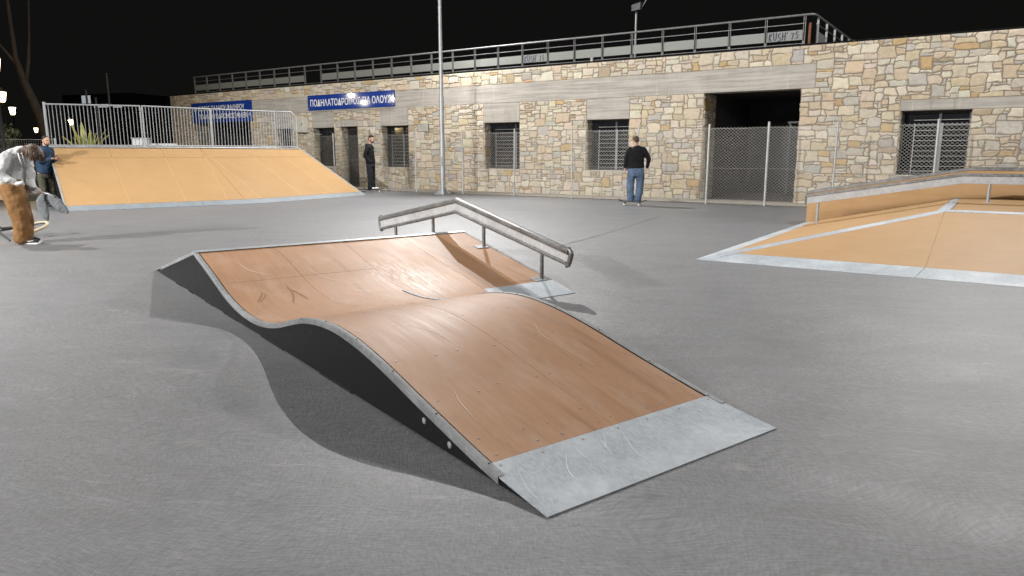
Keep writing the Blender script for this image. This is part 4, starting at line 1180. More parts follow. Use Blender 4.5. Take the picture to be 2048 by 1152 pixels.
def skateboard(loc, rz, label):
    e = empty("skateboard", loc, rz, label, "skateboard", "skateboards under the two skaters")
    n = 24; vs = []; fs = []
    L, Wd = .40, .102
    for i in range(n + 1):
        x = -L + 2 * L * i / n
        lift = max(0, abs(x) - .265) ** 1.2 * .62
        w = Wd * (1 - max(0, (abs(x) - .30) / .10) ** 2.4) ** .5 if abs(x) < .3999 else .02
        w = max(w, .02)
        for y, dz in ((-w, .004), (-w * .5, 0), (w * .5, 0), (w, .004)): vs.append((x, y, .112 + lift + dz))
        for y in (w, -w): vs.append((x, y, .094 + lift))
    for i in range(n):
        for j in range(6): fs.append((6 * i + j, 6 * i + (j + 1) % 6, 6 * i + 6 + (j + 1) % 6, 6 * i + 6 + j))
    fs += [tuple(range(6)), tuple(6 * n + j for j in range(6))]
    mb = MB(); mb.add(vs, fs); mb.m = [1 if (q < 6 * n and q % 6 < 3) else 0 for q in range(len(fs))]
    mb.build("deck", [M['wood_deck'], M['grip']], e, angle=R(50))
    for x in (-.21, .21):
        t_ = MB(); t_.box(x - .03, x + .03, -.02, .02, .078, .097); t_.tube([(x, -.085, .052), (x, .085, .052)], .009, 8); t_.hexa([(x - .012, -.06, .045), (x + .012, -.06, .045), (x + .012, .06, .045), (x - .012, .06, .045)], [(x - .02, -.02, .08), (x + .02, -.02, .08), (x + .02, .02, .08), (x - .02, .02, .08)])
        tr = t_.build("truck", M['galv'], e)
        for y in (-.088, .088):
            w_ = MB(); w_.tube([(x, y - .020, .0302), (x, y - .015, .0302), (x, y + .015, .0302), (x, y + .020, .0302)], [.024, .030, .030, .024], 16); w_.build("wheel", M['wheel'], tr, angle=R(40))
    return e

# skater seen from behind, black jumper and jeans
b = Vector((3.40, 20.03, 0))
skateboard((b.x - .04, b.y, 0), R(-24), "skateboard under the black-shod skater in blue jeans near the entrance")
p = empty("person", b, 0, "skater seen from behind in a black jumper and loose blue jeans, riding a skateboard", "person")
hd, P, rot = head((.005, .02, 1.775), R(115), 1.0, R(28))
body = hd + [('t', [(.03, -.01, 1.52), (.012, .01, 1.70)], [.062, .055]), ('T', [(.04, 0, 1.0), (.03, 0, 1.3), (.035, -.01, 1.52)], [(.17, .1), (.17, .1), (.13, .08)], (1, 0, 0)),
    ('t', [(-.17, 0, 1.53), (-.235, .01, 1.30), (-.262, .04, 1.05)], [.05, .042, .032]), ('t', [(.26, 0, 1.52), (.385, .0, 1.27), (.350, .04, 1.05)], [.05, .042, .032]),
    ('t', [(-.07, 0, .95), (-.09, .02, .52), (-.085, .02, .16)], [.08, .06, .045]), ('t', [(.15, 0, .95), (.155, .03, .52), (.10, -.02, .16)], [.08, .06, .045])]
body += hand((-.262, .045, 1.03), (-.02, .12, -1), (.9, .2, 0), .35, 1.0, -1) + hand((.348, .045, 1.03), (-.12, .1, -1), (-.9, .2, 0), .45, 1.0, 1)
blob("body", body, M['skin'], p, .007, 3); eyes(P, 1, p)
blob("hair", [('e', P(-.022, 0, .045), (.097, .083, .088), rot), ('e', P(-.055, 0, -.005), (.062, .074, .075), rot)], M['hair_short'], p, .008, 2, .010, .02)
blob("jumper", [('T', [(.035, 0, 1.02), (.032, 0, 1.06), (.03, .0, 1.2), (.035, -.01, 1.36), (.038, -.015, 1.50), (.035, -.015, 1.575), (.02, -.01, 1.635)], [(.235, .135), (.245, .145), (.225, .14), (.232, .145), (.232, .135), (.175, .105), (.075, .070)], (1, 0, 0)),
    ('t', [(-.145, -.01, 1.53), (-.205, 0, 1.40), (-.238, .01, 1.29), (-.262, .035, 1.07)], [.082, .078, .068, .048]),
    ('t', [(.22, -.01, 1.53), (.315, -.01, 1.40), (.385, .0, 1.27), (.352, .035, 1.07)], [.085, .080, .068, .048])], M['black_cloth'], p, .013, 3, .022, .10)
blob("jeans", [('T', [(.035, 0, 1.09), (.035, 0, 1.0), (.035, 0, .90), (.035, 0, .80)], [(.20, .12), (.232, .15), (.236, .155), (.205, .14)], (1, 0, 0)),
    ('t', [(-.085, 0, .86), (-.10, .02, .66), (-.105, .02, .48), (-.095, .02, .30), (-.085, .02, .18)], [.122, .112, .104, .100, .094]),
    ('t', [(.155, 0, .86), (.172, .03, .66), (.168, .03, .48), (.135, .0, .30), (.108, -.02, .165)], [.122, .114, .106, .100, .094])], M['denim'], p, .013, 2, .045, .12)
for x, y in ((-.10, .05), (.115, .0)):
    blob("shoe", [('e', (x, y + .03, .145), (.046, .135, .036)), ('e', (x, y - .05, .165), (.044, .060, .050)), ('e', (x, y + .09, .137), (.048, .075, .026))], M['rubber'], p, .008, 2)

# bearded skater in black hoodie (a tall man), standing with his hands in his pockets
b = Vector((-5.24, 27.10, 0))
skateboard((b.x + .03, b.y, 0), R(8), "skateboard under the bearded skater in the black hoodie")
p = empty("person", b, 0, "bearded skater in black hoodie and dark trousers, hands in pockets, by the bank ramp", "person")
hd, P, rot = head((.005, 0, 1.955), R(-38), 1.18, R(4))
body = hd + [('t', [(-.07, 0, 1.65), (-.012, 0, 1.87)], [.075, .066]), ('T', [(-.06, 0, 1.0), (-.08, 0, 1.4), (-.08, 0, 1.66)], [(.12, .12), (.13, .14), (.10, .13)], (1, 0, 0)),
    ('t', [(-.11, -.19, 1.62), (-.20, -.22, 1.36), (-.06, -.15, 1.12)], [.055, .046, .036]), ('t', [(-.03, .19, 1.62), (-.06, .24, 1.36), (.0, .15, 1.12)], [.055, .046, .036]),
    ('t', [(-.10, -.09, 1.0), (-.07, -.09, .60), (-.10, -.06, .15)], [.09, .065, .05]), ('t', [(-.05, .09, 1.0), (-.03, .09, .60), (-.0, .07, .15)], [.09, .065, .05])]
body += hand((-.06, -.135, 1.10), (.2, .15, -1), (.1, .9, 0), .3, 1.1, 1) + hand((.0, .135, 1.10), (.1, -.15, -1), (.1, -.9, 0), .3, 1.1, -1)
blob("body", body, M['skin'], p, .008, 3); eyes(P, 1.18, p)
blob("hair", [('e', P(-.020, 0, .062), (.116, .092, .086), rot), ('e', P(-.055, 0, .01), (.068, .086, .085), rot), ('e', P(.035, 0, .092), (.06, .07, .045), rot)], M['hair_dark'], p, .009, 1, .016, .03)
blob("beard", [('e', P(.050, 0, -.086), (.052, .052, .038), rot), ('e', P(.02, .05, -.055), (.035, .016, .045), rot), ('e', P(.02, -.05, -.055), (.035, .016, .045), rot), ('e', P(.080, 0, -.045), (.014, .030, .007), rot)], M['hair_dark'], p, .009, 1, .008, .02)
blob("hoodie", [('T', [(-.06, 0, 1.06), (-.06, 0, 1.12), (-.075, 0, 1.30), (-.09, 0, 1.48), (-.085, 0, 1.63), (-.075, 0, 1.71), (-.05, 0, 1.78)], [(.175, .185), (.185, .20), (.175, .20), (.18, .215), (.155, .215), (.115, .16), (.085, .085)], (1, 0, 0)),
    ('t', [(-.10, -.18, 1.63), (-.175, -.225, 1.48), (-.205, -.235, 1.36), (-.07, -.185, 1.11)], [.09, .084, .076, .058]),
    ('t', [(-.03, .18, 1.63), (-.05, .23, 1.48), (-.06, .24, 1.36), (.02, .185, 1.11)], [.09, .084, .076, .058]), ('e', (-.15, 0, 1.72), (.085, .13, .085))], M['black_cloth'], p, .014, 3, .026, .10)
m = MB(); m.box(.083, .088, -.13, -.075, 1.545, 1.565); m.build("chest_badge", M['white_shoe'], p)
blob("trousers", [('T', [(-.06, 0, 1.14), (-.06, 0, 1.02), (-.055, 0, .92)], [(.165, .165), (.175, .19), (.165, .185)], (1, 0, 0)),
    ('t', [(-.085, -.09, .96), (-.07, -.09, .66), (-.075, -.08, .42), (-.10, -.06, .155)], [.125, .112, .100, .090]),
    ('t', [(-.03, .09, .96), (-.02, .09, .66), (-.02, .08, .42), (.0, .07, .155)], [.125, .110, .100, .088])], M['dark_trouser'], p, .014, 3, .030, .11)
for x, y in ((-.08, -.055), (.03, .065)):
    blob("shoe", [('e', (x + .05, y, .145), (.135, .046, .034)), ('e', (x - .02, y, .160), (.06, .044, .048))], M['white_shoe'], p, .008, 2)

# man in a blue jacket with a phone, beside the bank ramp
b = Vector((-12.72, 19.55, 0))
p = empty("person", b, 0, "bearded man in a blue jacket and olive trousers holding a phone beside the bank ramp", "person")
hd, P, rot = head((.20, 0, 1.765), R(-25), 1.06, R(6))
body = hd + [('t', [(.13, 0, 1.54), (.17, 0, 1.70)], [.066, .060]), ('T', [(.06, 0, .90), (.08, 0, 1.25), (.13, 0, 1.54)], [(.13, .14), (.14, .15), (.11, .12)], (1, 0, 0)),
    ('t', [(.14, -.19, 1.52), (.14, -.24, 1.22), (.37, -.14, 1.28)], [.052, .044, .034]), ('t', [(.18, .19, 1.52), (.15, .23, 1.24), (.36, .08, 1.28)], [.052, .044, .034]),
    ('t', [(.03, -.10, .90), (.09, -.11, .46), (.05, -.10, .10)], [.085, .06, .048]), ('t', [(.10, .09, .90), (.17, .09, .46), (.14, .09, .10)], [.085, .06, .048])]
body += hand((.37, -.135, 1.285), (1, .30, .12), (-.1, 0, 1), .7, 1.0, 1) + hand((.36, .08, 1.285), (1, -.45, .1), (-.1, 0, 1), .6, 1.0, -1)
blob("body", body, M['skin'], p, .007, 3); eyes(P, 1.06, p)
blob("hair", [('e', P(-.025, 0, .050), (.104, .082, .084), rot), ('e', P(-.055, 0, .0), (.060, .076, .08), rot)], M['hair_dark'], p, .008, 1, .010, .02)
blob("beard", [('e', P(.052, 0, -.090), (.046, .046, .032), rot), ('e', P(.02, .048, -.065), (.03, .014, .04), rot), ('e', P(.02, -.048, -.065), (.03, .014, .04), rot)], M['hair_short'], p, .009, 1, .008, .02)
blob("jacket", [('T', [(.08, 0, .90), (.08, 0, .97), (.07, 0, 1.14), (.085, 0, 1.34), (.125, 0, 1.50), (.14, 0, 1.57), (.15, 0, 1.64)], [(.175, .20), (.185, .21), (.18, .205), (.18, .215), (.155, .20), (.12, .15), (.085, .085)], (1, 0, 0)),
    ('t', [(.14, -.17, 1.51), (.13, -.235, 1.36), (.135, -.25, 1.22), (.35, -.15, 1.275)], [.090, .086, .076, .055]),
    ('t', [(.18, .17, 1.51), (.16, .23, 1.36), (.15, .24, 1.23), (.34, .09, 1.275)], [.090, .086, .076, .055])], M['jacket'], p, .013, 3, .030, .09)
blob("trousers", [('T', [(.07, 0, .98), (.06, 0, .88), (.06, 0, .78)], [(.15, .165), (.165, .185), (.155, .175)], (1, 0, 0)),
    ('t', [(.03, -.10, .82), (.07, -.11, .46), (.05, -.10, .11)], [.118, .098, .088]), ('t', [(.10, .09, .82), (.16, .09, .46), (.14, .09, .11)], [.118, .098, .088])], M['olive'], p, .013, 3, .032, .10)
for x, y in ((.07, -.10), (.16, .09)):
    blob("shoe", [('e', (x + .05, y, .045), (.135, .046, .042)), ('e', (x - .02, y, .07), (.06, .044, .06))], M['rubber'], p, .008, 2)
ph = empty("phone", b + Vector((.45, -.10, 1.335)), R(20), "black phone held in the hand of the blue-jacketed man", "phone")
ph.rotation_euler = (R(15), R(-35), R(20))
m = MB(); m.box(-.075, .075, -.036, .036, -.004, .004); m.build("case", M['phone'], ph, bevel=.003)
m = MB(); m.box(-.068, .068, -.031, .031, .0042, .0048); m.build("screen", M['glass'], ph)

# stooping youth in a pale hoodie, brown corduroys, holding a grey garment
b = Vector((-7.88, 11.42, 0))
p = empty("person", b, 0, "stooping youth in a pale hoodie and brown corduroys, hair hanging over the face", "person")
hd, P, rot = head((.315, .02, 1.425), R(-12), 1.0, R(62))
body = hd + [('t', [(.10, .02, 1.40), (.19, .02, 1.45), (.27, .02, 1.46)], [.065, .058, .055]), ('T', [(-.10, .02, .95), (-.08, .02, 1.2), (.04, .02, 1.38)], [(.08, .12), (.08, .12), (.07, .11)], (1, 0, 0)),
    ('t', [(.03, -.17, 1.35), (-.06, -.24, 1.12), (.13, -.20, .975)], [.05, .042, .032]), ('t', [(.10, .20, 1.36), (.08, .22, 1.06), (.12, .16, .88), (.34, .05, .815)], [.05, .044, .036, .031]),
    ('t', [(-.03, -.08, .90), (.10, -.10, .53), (.07, -.08, .12)], [.085, .062, .048]), ('t', [(-.10, .10, .90), (-.06, .12, .50), (-.05, .12, .12)], [.085, .062, .048])]
body += hand((.12, -.20, .98), (1, .15, -.05), (0, .4, -1), .75, .95, -1) + hand((.33, .05, .82), (1, -.1, -.12), (0, -.3, -1), .7, .95, 1)
blob("body", body, M['skin'], p, .007, 3)
hc = Vector((.335, .01, 1.455))
blob("hair", [('e', hc, (.125, .112, .115)), ('e', hc + Vector((-.05, 0, .02)), (.10, .105, .085)), ('e', hc + Vector((.06, -.015, -.05)), (.075, .092, .085)), ('e', hc + Vector((.02, -.085, -.03)), (.085, .03, .085))], M['hair_brown'], p, .009, 2, .030, .045)
hs = MB(); hr = random.Random(2)
for i in range(260):
    a = hr.uniform(-2.3, 2.3); tilt = hr.uniform(.15, 1.0)
    r1 = Vector((.128 * math.cos(a), .116 * math.sin(a), 0))
    p0 = hc + r1 * .25 + Vector((0, 0, .118)); p1 = hc + r1 * .8 + Vector((0, 0, .075)); p2 = hc + r1 * 1.05 + Vector((0, 0, .0))
    L = hr.uniform(.08, .15) * (1 if abs(a) < 1.5 else .7)
    p3 = p2 + Vector((.012 * math.cos(a) + hr.uniform(-.01, .015), hr.uniform(-.012, .012), -L * .6)); p4 = p3 + Vector((hr.uniform(-.02, .012), hr.uniform(-.02, .02), -L * .5))
    hs.tube([p0, p1, p2, p3, p4], [.005, .0065, .0065, .005, .0015], 4, 0, cap=False)
hs.build("hair_strands", M['hair_brown'], p, smooth=True, clean=False)
blob("hoodie", [('T', [(-.115, .02, .90), (-.115, .02, .96), (-.10, .02, 1.10), (-.065, .02, 1.24), (.0, .02, 1.355), (.09, .02, 1.42), (.17, .02, 1.45)], [(.175, .19), (.185, .205), (.165, .20), (.155, .205), (.145, .205), (.115, .17), (.085, .10)], (1, 0, 0)),
    ('e', (.12, .02, 1.455), (.10, .13, .06), Matrix.Rotation(R(-30), 3, 'Y')), ('e', (.045, .02, 1.44), (.10, .15, .07), Matrix.Rotation(R(-45), 3, 'Y')),
    ('t', [(.03, -.15, 1.37), (-.02, -.22, 1.24), (-.065, -.25, 1.12), (.03, -.235, 1.03), (.115, -.205, .985)], [.095, .088, .082, .066, .050]),
    ('t', [(.10, .18, 1.37), (.09, .22, 1.20), (.08, .225, 1.05), (.115, .17, .90), (.22, .10, .845), (.31, .06, .825)], [.092, .085, .08, .072, .060, .048])], M['hoodie'], p, .012, 2, .060, .09)
m = MB()
m.tube([(.175, -.10, 1.43), (.20, -.12, 1.36), (.225, -.115, 1.25)], [.012, .014, .012], 7); m.tube([(.20, -.06, 1.43), (.235, -.08, 1.36), (.25, -.08, 1.24)], [.012, .014, .012], 7)
m.build("drawstring", M['hoodie'], p, smooth=True)
blob("trousers", [('T', [(-.10, .01, 1.0), (-.09, .01, .93), (-.07, .01, .84)], [(.165, .18), (.185, .20), (.19, .195)], (1, 0, 0)),
    ('t', [(-.03, -.07, .86), (.04, -.09, .70), (.09, -.10, .54), (.10, -.09, .36), (.085, -.08, .18), (.075, -.08, .11)], [.165, .163, .160, .152, .142, .130]),
    ('t', [(-.11, .09, .86), (-.10, .11, .70), (-.06, .12, .52), (-.03, .12, .34), (-.04, .12, .12)], [.162, .160, .152, .140, .125])], M['cord'], p, .012, 3, .055, .16)
for x, y, c_ in ((.11, -.085, 0), (.0, .12, 0)):
    so = blob("shoe", [('e', (x + .06, y, .052), (.150, .050, .040)), ('e', (x - .03, y, .080), (.070, .048, .052)), ('e', (x + .12, y, .046), (.085, .052, .034))], M['rubber'], p, .007, 2)
    m = MB(); m.prism([(x - .12, y - .052, .002), (x + .21, y - .052, .002), (x + .21, y + .052, .002), (x - .12, y + .052, .002)], (0, 0, .024)); m.build("sole", M['white_shoe'], so, bevel=.008)
    m = MB(); m.tube([(x - .05, y - .052, .055), (x + .02, y - .055, .066), (x + .08, y - .054, .050), (x + .15, y - .046, .062)], .008, 6); m.build("side_stripe", M['white_shoe'], so, smooth=True)
c = empty("drink_can", b + Vector((.215, -.21, .97)), 0, "small pale can in the raised hand of the stooping youth", "can")
c.rotation_euler = (0, R(75), R(10))
m = MB(); m.tube([(0, 0, -.055), (0, 0, -.048), (0, 0, .048), (0, 0, .055)], [.024, .029, .029, .024], 14); m.build("can_body", M['whitebox'], c, angle=R(40))
m = MB(); m.tube([(0, 0, .0551), (0, 0, .057)], [.022, .021], 14); m.build("can_lid", M['galv'], c)
gm_ = empty("garment", b + Vector((.42, .03, .80)), 0, "limp grey garment dangling from the hand of the stooping youth", "garment")
blob("sleeve", [('t', [(.0, -.04, .0), (-.03, -.06, -.12), (-.01, -.06, -.26), (.03, -.06, -.36), (.045, -.05, -.42)], [(.03, .02), (.075, .030), (.085, .035), (.06, .03), (.018, .012)], (1, 0, 0))], M['grey_cloth'], gm_, .009, 2, .022, .08)
blob("cloth_body", [('t', [(.0, .0, .0), (.07, .02, -.08), (.16, .03, -.17), (.25, .03, -.25), (.33, .02, -.30)], [(.03, .02), (.085, .04), (.10, .045), (.075, .04), (.03, .02)], (0, 0, 1)), ('t', [(.05, .0, .01), (.13, -.01, -.03), (.17, -.01, -.06)], [.016, .012, .006])], M['grey_cloth'], gm_, .009, 2, .028, .08)
m = MB(); m.tube([(.0, -.03, .02), (.08, -.03, -.005), (.165, -.03, -.055)], [.010, .011, .009], 7); m.build("pale_hem", M['hoodie'], gm_, smooth=True)

# small bicycle lying behind the youth
bk = empty("bicycle", (-8.72, 12.35, 0), R(4), "small bicycle with tan tyres lying on the ground behind the stooping youth", "bicycle")
def ring(name, c, nrm, r, rt, mat, parent, k=40):
    n = Vector(nrm).normalized(); a = n.orthogonal().normalized(); b2 = n.cross(a)
    m = MB(); m.tube([Vector(c) + (a * math.cos(2 * math.pi * i / k) + b2 * math.sin(2 * math.pi * i / k)) * r for i in range(k)], rt, 9, close=True)
    return m.build(name, M[mat], parent, smooth=True)
def bwheel(c, nrm):
    n = Vector(nrm).normalized(); m = MB(); m.tube([Vector(c) - n * .045, Vector(c) + n * .045], [.022, .022], 10); w = m.build("wheel", M['galv'], bk, angle=R(40))
    ring("tyre", c, nrm, .232, .027, 'tan_tyre', w); ring("rim", c, nrm, .205, .013, 'frame', w)
    a = n.orthogonal().normalized(); b2 = n.cross(a); s_ = MB()
    for i in range(20):
        q = 2 * math.pi * i / 20; s_.tube([Vector(c) + n * (.03 if i % 2 else -.03), Vector(c) + (a * math.cos(q) + b2 * math.sin(q)) * .2], .0016, 4)
    s_.build("spokes", M['galv'], w)
bwheel((.36, .05, .15), (-.16, -.30, 1)); bwheel((-.62, .12, .09), (.0, -.14, 1))
m = MB()
bb, st, ht, hb = Vector((-.25, .02, .10)), Vector((-.38, .26, .12)), Vector((.12, .28, .17)), Vector((.17, .22, .17))
for a, c_, r_ in ((bb, st, .016), (st, ht, .018), (bb, hb, .021), (bb, Vector((-.60, .10, .15)), .011), (st, Vector((-.60, .10, .15)), .010), (bb, Vector((-.64, .12, .03)), .011), (ht, hb, .02)): m.tube([a, c_], [r_, r_], 9)
m.build("frame", M['black'], bk, angle=R(40))
m = MB(); m.tube([hb, Vector((.30, .10, .19)), Vector((.36, .06, .215))], .013, 8); m.tube([hb, Vector((.29, .09, .10)), Vector((.35, .04, .125))], .013, 8); m.build("fork", M['black'], bk, angle=R(40))
m = MB(); m.tube([ht, Vector((.10, .40, .19)), Vector((.02, .50, .30)), Vector((-.05, .56, .42))], .011, 8); m.tube([Vector((.10, .40, .19)), Vector((.14, .52, .08)), Vector((.10, .60, .02))], .011, 8); m.build("handlebar", M['frame'], bk, smooth=True)
m = MB(); m.ell((-.46, .36, .13), (.11, .055, .03)); m.build("saddle", M['rubber'], bk, smooth=True)
m = MB(); m.tube([bb + Vector((0, 0, .03)), bb + Vector((.10, -.13, .04))], [.010, .010], 8); m.box(-.19, -.09, -.15, -.07, .125, .145); m.build("crank", M['galv'], bk, angle=R(40))
# white and dark scooter bar lying at the left edge
sc_ = empty("kick_scooter", (-8.55, 11.55, 0), 0, "kick scooter with a pale bar, lying at the left edge by the youth", "scooter")
m = MB(); m.tube([(-.42, .05, .66), (.05, 0, .30)], [.017, .017], 10); m.build("upper_bar", M['white_shoe'], sc_, angle=R(40))
m = MB(); m.tube([(.05, 0, .30), (.42, -.06, .035)], [.021, .019], 10); m.build("lower_bar", M['frame'], sc_, angle=R(40))
m = MB(); m.tube([(-.42, -.2, .66), (-.42, .3, .66)], [.015, .015], 10); m.build("grip_bar", M['rubber'], sc_, angle=R(40))
m = MB(); m.box(-.75, -.10, -.06, .06, .05, .075); m.build("deck", M['grip'], sc_)

# ------------------------------------------------------------------ garden and street beyond the court, at the left
LGRP = "lit street lanterns beyond the court"
def street_lamp(x, y, h, label, lit=True, w=1.0, watts=0):
    e = empty("street_lamp", (x, y, 0), 0, label, "street lamp", LGRP)
    m = MB(); m.tube([(0, 0, 0), (0, 0, .5), (0, 0, .55), (0, 0, h - .42)], [.085, .075, .05, .04], 10); m.tube([(0, 0, h - .42), (0, 0, h - .36)], [.04, .11], 10); m.build("pole", M['lampmetal'], e, angle=R(40))
    m = MB(); m.tube([(0, 0, h - .355), (0, 0, h - .30), (0, 0, h + .06)], [.08, .115, .175], 6); m.build("lantern", M['lampglass'], e, angle=R(30))
    m = MB(); m.tube([(0, 0, h + .061), (0, 0, h + .09), (0, 0, h + .20), (0, 0, h + .26)], [.20, .20, .06, .02], 6); m.build("cap", M['lampmetal'], e, angle=R(30))
    if watts: lamp((x, y - .5, h - .1), watts, (1, .66, .30), .2)
street_lamp(-14.95, 21.4, 4.05, "nearest lit lantern, its pole at the very left edge of the photo", )
street_lamp(-22.25, 32.1, 4.0, "lit lantern on a dark pole just left of the leaning tree, second highest", watts=120)
street_lamp(-28.95, 42.5, 4.0, "lit lantern left of the tree trunk, above the dark conifer", )
street_lamp(-45.0, 69.0, 3.75, "low lit lantern right at the foot of the leaning tree trunk")
street_lamp(-34.8, 57.7, 4.0, "lit lantern seen through the bars above the yellow-green plant", watts=300)
street_lamp(-44.5, 96.0, 4.0, "small far lit lantern between the white box and the stone building")

def tree(name, loc, label, trunk, crown, nleaf, cr, leafmat='leaf', ls=.16, seed=1, group=None, barkmat='bark'):
    e = empty(name, loc, 0, label, "tree", group); r_ = random.Random(seed)
    m = MB()
    for pts, rad in trunk: m.tube(pts, rad, 9)
    m.build("trunk", M[barkmat], e, smooth=True)
    m = MB()
    for i in range(nleaf):
        c_, R_ = r_.choice(crown); d_ = Vector((r_.gauss(0, 1), r_.gauss(0, 1), r_.gauss(0, 1))).normalized() * (r_.random() ** .45)
        q = Vector(c_) + Vector((d_.x * R_[0], d_.y * R_[1], d_.z * R_[2]))
        a = Vector((r_.gauss(0, 1), r_.gauss(0, 1), r_.gauss(0, 1))).normalized(); b2 = a.orthogonal().normalized(); L = ls * r_.uniform(.6, 1.4)
        m.add([q, q + a * L * .5 + b2 * L * .22, q + a * L, q + a * L * .5 - b2 * L * .22], [(0, 1, 2, 3)])
    m.build("crown", M[leafmat], e, clean=False)
    return e
T = lambda *p: [Vector(q) for q in p]
tree("leaning_tree", (-22.0, 34.5, 0), "tall leaning tree with a warm-lit pale trunk beside the lanterns",
     [(T((.2, 0, -.1), (.1, 0, 1.5), (-.25, 0, 3.2), (-.75, 0, 4.6), (-1.05, 0, 5.8), (-1.2, 0, 11.2)), [.30, .26, .22, .18, .11, .04]),
      (T((-.75, 0, 4.55), (-.55, .1, 5.6), (-.5, .3, 6.8), (-.2, .5, 10.8)), [.11, .08, .05, .02]), (T((-.95, 0, 5.4), (-1.6, -.2, 6.4), (-2.3, -.3, 10.6)), [.08, .05, .02])],
     [((-1.3, 0, 11.6), (1.8, 1.6, 1.3)), ((0, .4, 11.7), (1.6, 1.5, 1.2)), ((-2.4, -.3, 11.0), (1.3, 1.2, 1.1)), ((-.3, .3, 10.2), (.8, .7, .5))], 3000, 1, ls=.2, seed=4)
tree("conifer", (-20.6, 28.5, 0), "dark spreading conifer below the lanterns at the left edge",
     [(T((0, 0, 0), (0, 0, 3.0)), [.14, .03])], [((0, 0, .9), (1.7, 1.5, .6)), ((-.3, 0, 1.6), (1.5, 1.3, .55)), ((.1, 0, 2.2), (1.1, 1.0, .5)), ((-1.6, .4, 1.7), (1.3, 1.2, .9))], 5200, 1, ls=.13, seed=8)
for k, (x, y, h_, lab) in enumerate(((-19.5, 45, 4.5, "dark bushy tree in the gloom behind the yellow-green plant"), (-26, 60, 7, "dark tree mass behind the flagpoles, barely visible"), (-15.5, 48, 3.2, "dark shrub beside the white patterned box"))):
    tree("dark_tree", (x, y, 0), lab, [(T((0, 0, 0), (.1, 0, h_ * .6)), [.2, .06])], [((0, 0, h_ * .45), (h_ * .38, h_ * .38, h_ * .3)), ((.6, 0, h_ * .75), (h_ * .3, h_ * .3, h_ * .25)), ((-.9, .3, h_ * .6), (h_ * .3, h_ * .3, h_ * .3))], 1800, 1, ls=.22, seed=20 + k, group="dark trees beyond the court")
# cycad with long arching fronds
e = empty("palm_plant", (-17.1, 29.2, 0), 0, "low palm-like plant with arching yellow-green fronds lit behind the bars", "plant")
m = MB(); m.tube([(0, 0, 0), (0, 0, .5), (0, 0, .95)], [.22, .24, .14], 9); m.build("trunk", M['bark'], e, smooth=True)
r_ = random.Random(6); m = MB()
for i in range(46):
    a = r_.uniform(0, 2 * math.pi); L = r_.uniform(1.3, 2.15); el = r_.uniform(.35, 1.4); pts = []
    for j in range(7):
        t_ = j / 6; rr2 = L * t_ * math.cos(el) + .02; z = .95 + L * t_ * math.sin(el) - .75 * t_ * t_ * L * math.cos(el) * .8
        pts.append(Vector((rr2 * math.cos(a), rr2 * math.sin(a), z)))
    sd = Vector((-math.sin(a), math.cos(a), 0))
    for j in range(6):
        w0, w1 = .11 * math.sin(math.pi * (j / 6 * .85 + .1)), .11 * math.sin(math.pi * ((j + 1) / 6 * .85 + .1))
        for sg_ in (1, -1): m.add([pts[j], pts[j + 1], pts[j + 1] + sd * w1 * sg_ + Vector((0, 0, .05)), pts[j] + sd * w0 * sg_ + Vector((0, 0, .05))], [(0, 1, 2, 3)])
m.build("fronds", M['frond'], e, clean=False)
lamp((-17.6, 27.6, 3.1), 170, (1, .72, .34), .2)  # added warm lamp without a lantern, brightens the fronds
# flagpoles far off
for x, y, h_, lab in ((-29.2, 50.5, 5.65, "leftmost of the three thin grey poles against the black sky"), (-28.3, 50.0, 5.1, "shortest thin grey pole, middle of the three"), (-27.4, 50.0, 6.7, "tallest thin grey pole, right of the three")):
    e = empty("flagpole", (x, y, 0), 0, lab, "pole", "thin poles beyond the court")
    m = MB(); m.tube([(0, 0, 0), (0, 0, h_)], [.09, .065], 8); m.build("pole", M['roofrail'], e, angle=R(40))
    m = MB(); m.ell((0, 0, h_ + .05), (.09, .09, .07)); m.build("finial", M['roofrail'], e, smooth=True)
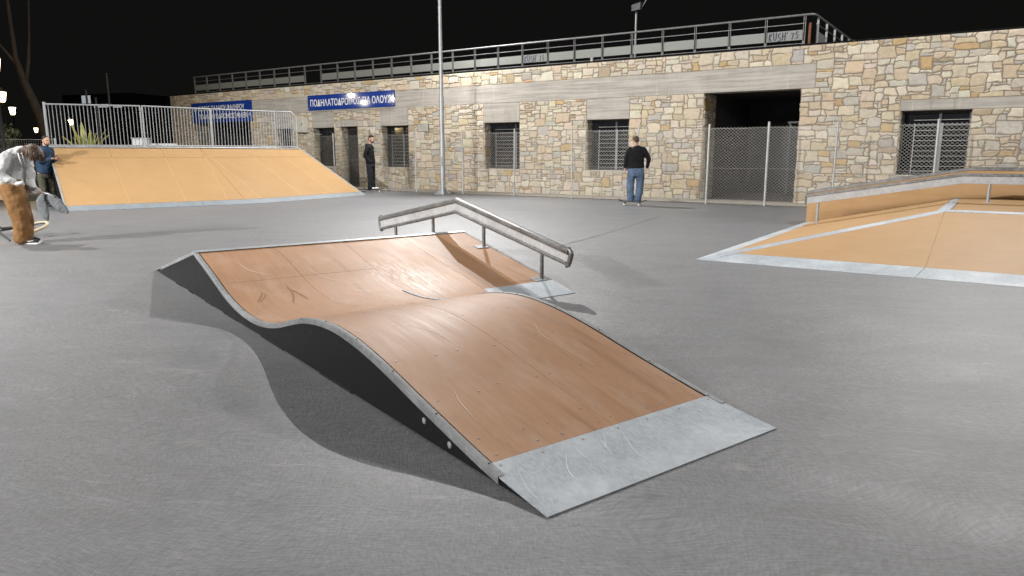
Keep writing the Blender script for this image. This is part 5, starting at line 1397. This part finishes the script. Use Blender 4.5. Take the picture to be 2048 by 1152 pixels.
# cabinets behind the bars
e = empty("utility_cabinet", (-14.05, 27.6, 0), R(6), "grey utility cabinet standing behind the bars beside the white box", "cabinet")
m = MB(); m.box(-.26, .26, -.2, .2, 0, 1.97); m.build("body", M['pole'], e, bevel=.01)
m = MB(); m.box(-.22, -.01, -.215, -.2005, .1, 1.9); m.box(.01, .22, -.215, -.2005, .1, 1.9); m.build("door", M['pole'], e, bevel=.004)
m = MB(); m.box(-.29, .29, -.23, .23, 1.971, 2.01); m.build("lid", M['galv'], e)
e = empty("white_box", (-13.15, 27.5, 0), R(6), "white patterned metal box behind the bars, right of the grey cabinet", "box")
m = MB(); m.box(-.42, .42, -.2, .2, 0, 1.80); m.build("body", M['whitebox'], e, bevel=.01)
m = MB()
for i in range(11):
    for j in range(6):
        x = -.37 + i * .074; z = 1.30 + j * .08 + (.03 if i % 2 else 0); m.tube([(x, -.2005, z), (x, -.209, z)], [.022, .014], 6)
m.build("punched_front", M['pole'], e)
# low warm wall, bench strip and fence behind the man with the phone
e = empty("low_wall", (-16.6, 22.3, 0), 0, "low tan wall lit warm behind the man in the blue jacket", "wall")
m = MB(); m.box(-3.4, 1.3, 0, .3, 0, .62); m.build("wall_body", M['tanwall'], e, bevel=.01)
m = MB(); m.box(-3.45, 1.35, -.04, .34, .621, .68); m.build("wall_cap", M['tanwall'], e, bevel=.008)
e = empty("garden_fence", (-24.5, 25.0, 0), 0, "dim wire garden fence with grey posts behind the stooping youth", "fence")
for x in (0, 2.2, 4.4, 6.6, 8.8):
    m = MB(); m.tube([(x, 0, 0), (x, 0, 1.95)], .03, 8); m.build("post", M['post'], e, angle=R(40))
m = MB()
for z in (.05, 1.0, 1.9): m.tube([(0, -.032, z), (8.8, -.032, z)], .006, 4)
for i in range(110):
    x = i * .08; m.tube([(x, -.035, .05), (x, -.035, 1.9)], .0022, 3, cap=False)
for i in range(22): m.tube([(0, -.035, .08 + i * .084), (8.8, -.035, .08 + i * .084)], .0022, 3, cap=False)
m.build("wire_mesh", M['wire'], e, clean=False)
# far block with a few lit windows
e = empty("apartment_block", (-68, 122, 0), R(-20), "far dark block with small lit windows above the railing at the left", "building")
m = MB(); m.box(-9, 6, 0, 12, 0, 11.2); m.build("wall", M['facade'], e)
for x, z, w, h_ in ((-4.6, 9.6, 2.2, 1.5), (-2.0, 8.9, 3.6, .7), (2.2, 8.8, 2.2, .6)):
    m = MB(); m.box(x, x + w, -.06, -.001, z, z + h_); wv = m.build("window", M['frame'], e)
    m = MB(); m.box(x + .1, x + w - .1, -.07, -.061, z + .1, z + h_ - .1); m.build("pane", M['litwin'], wv)
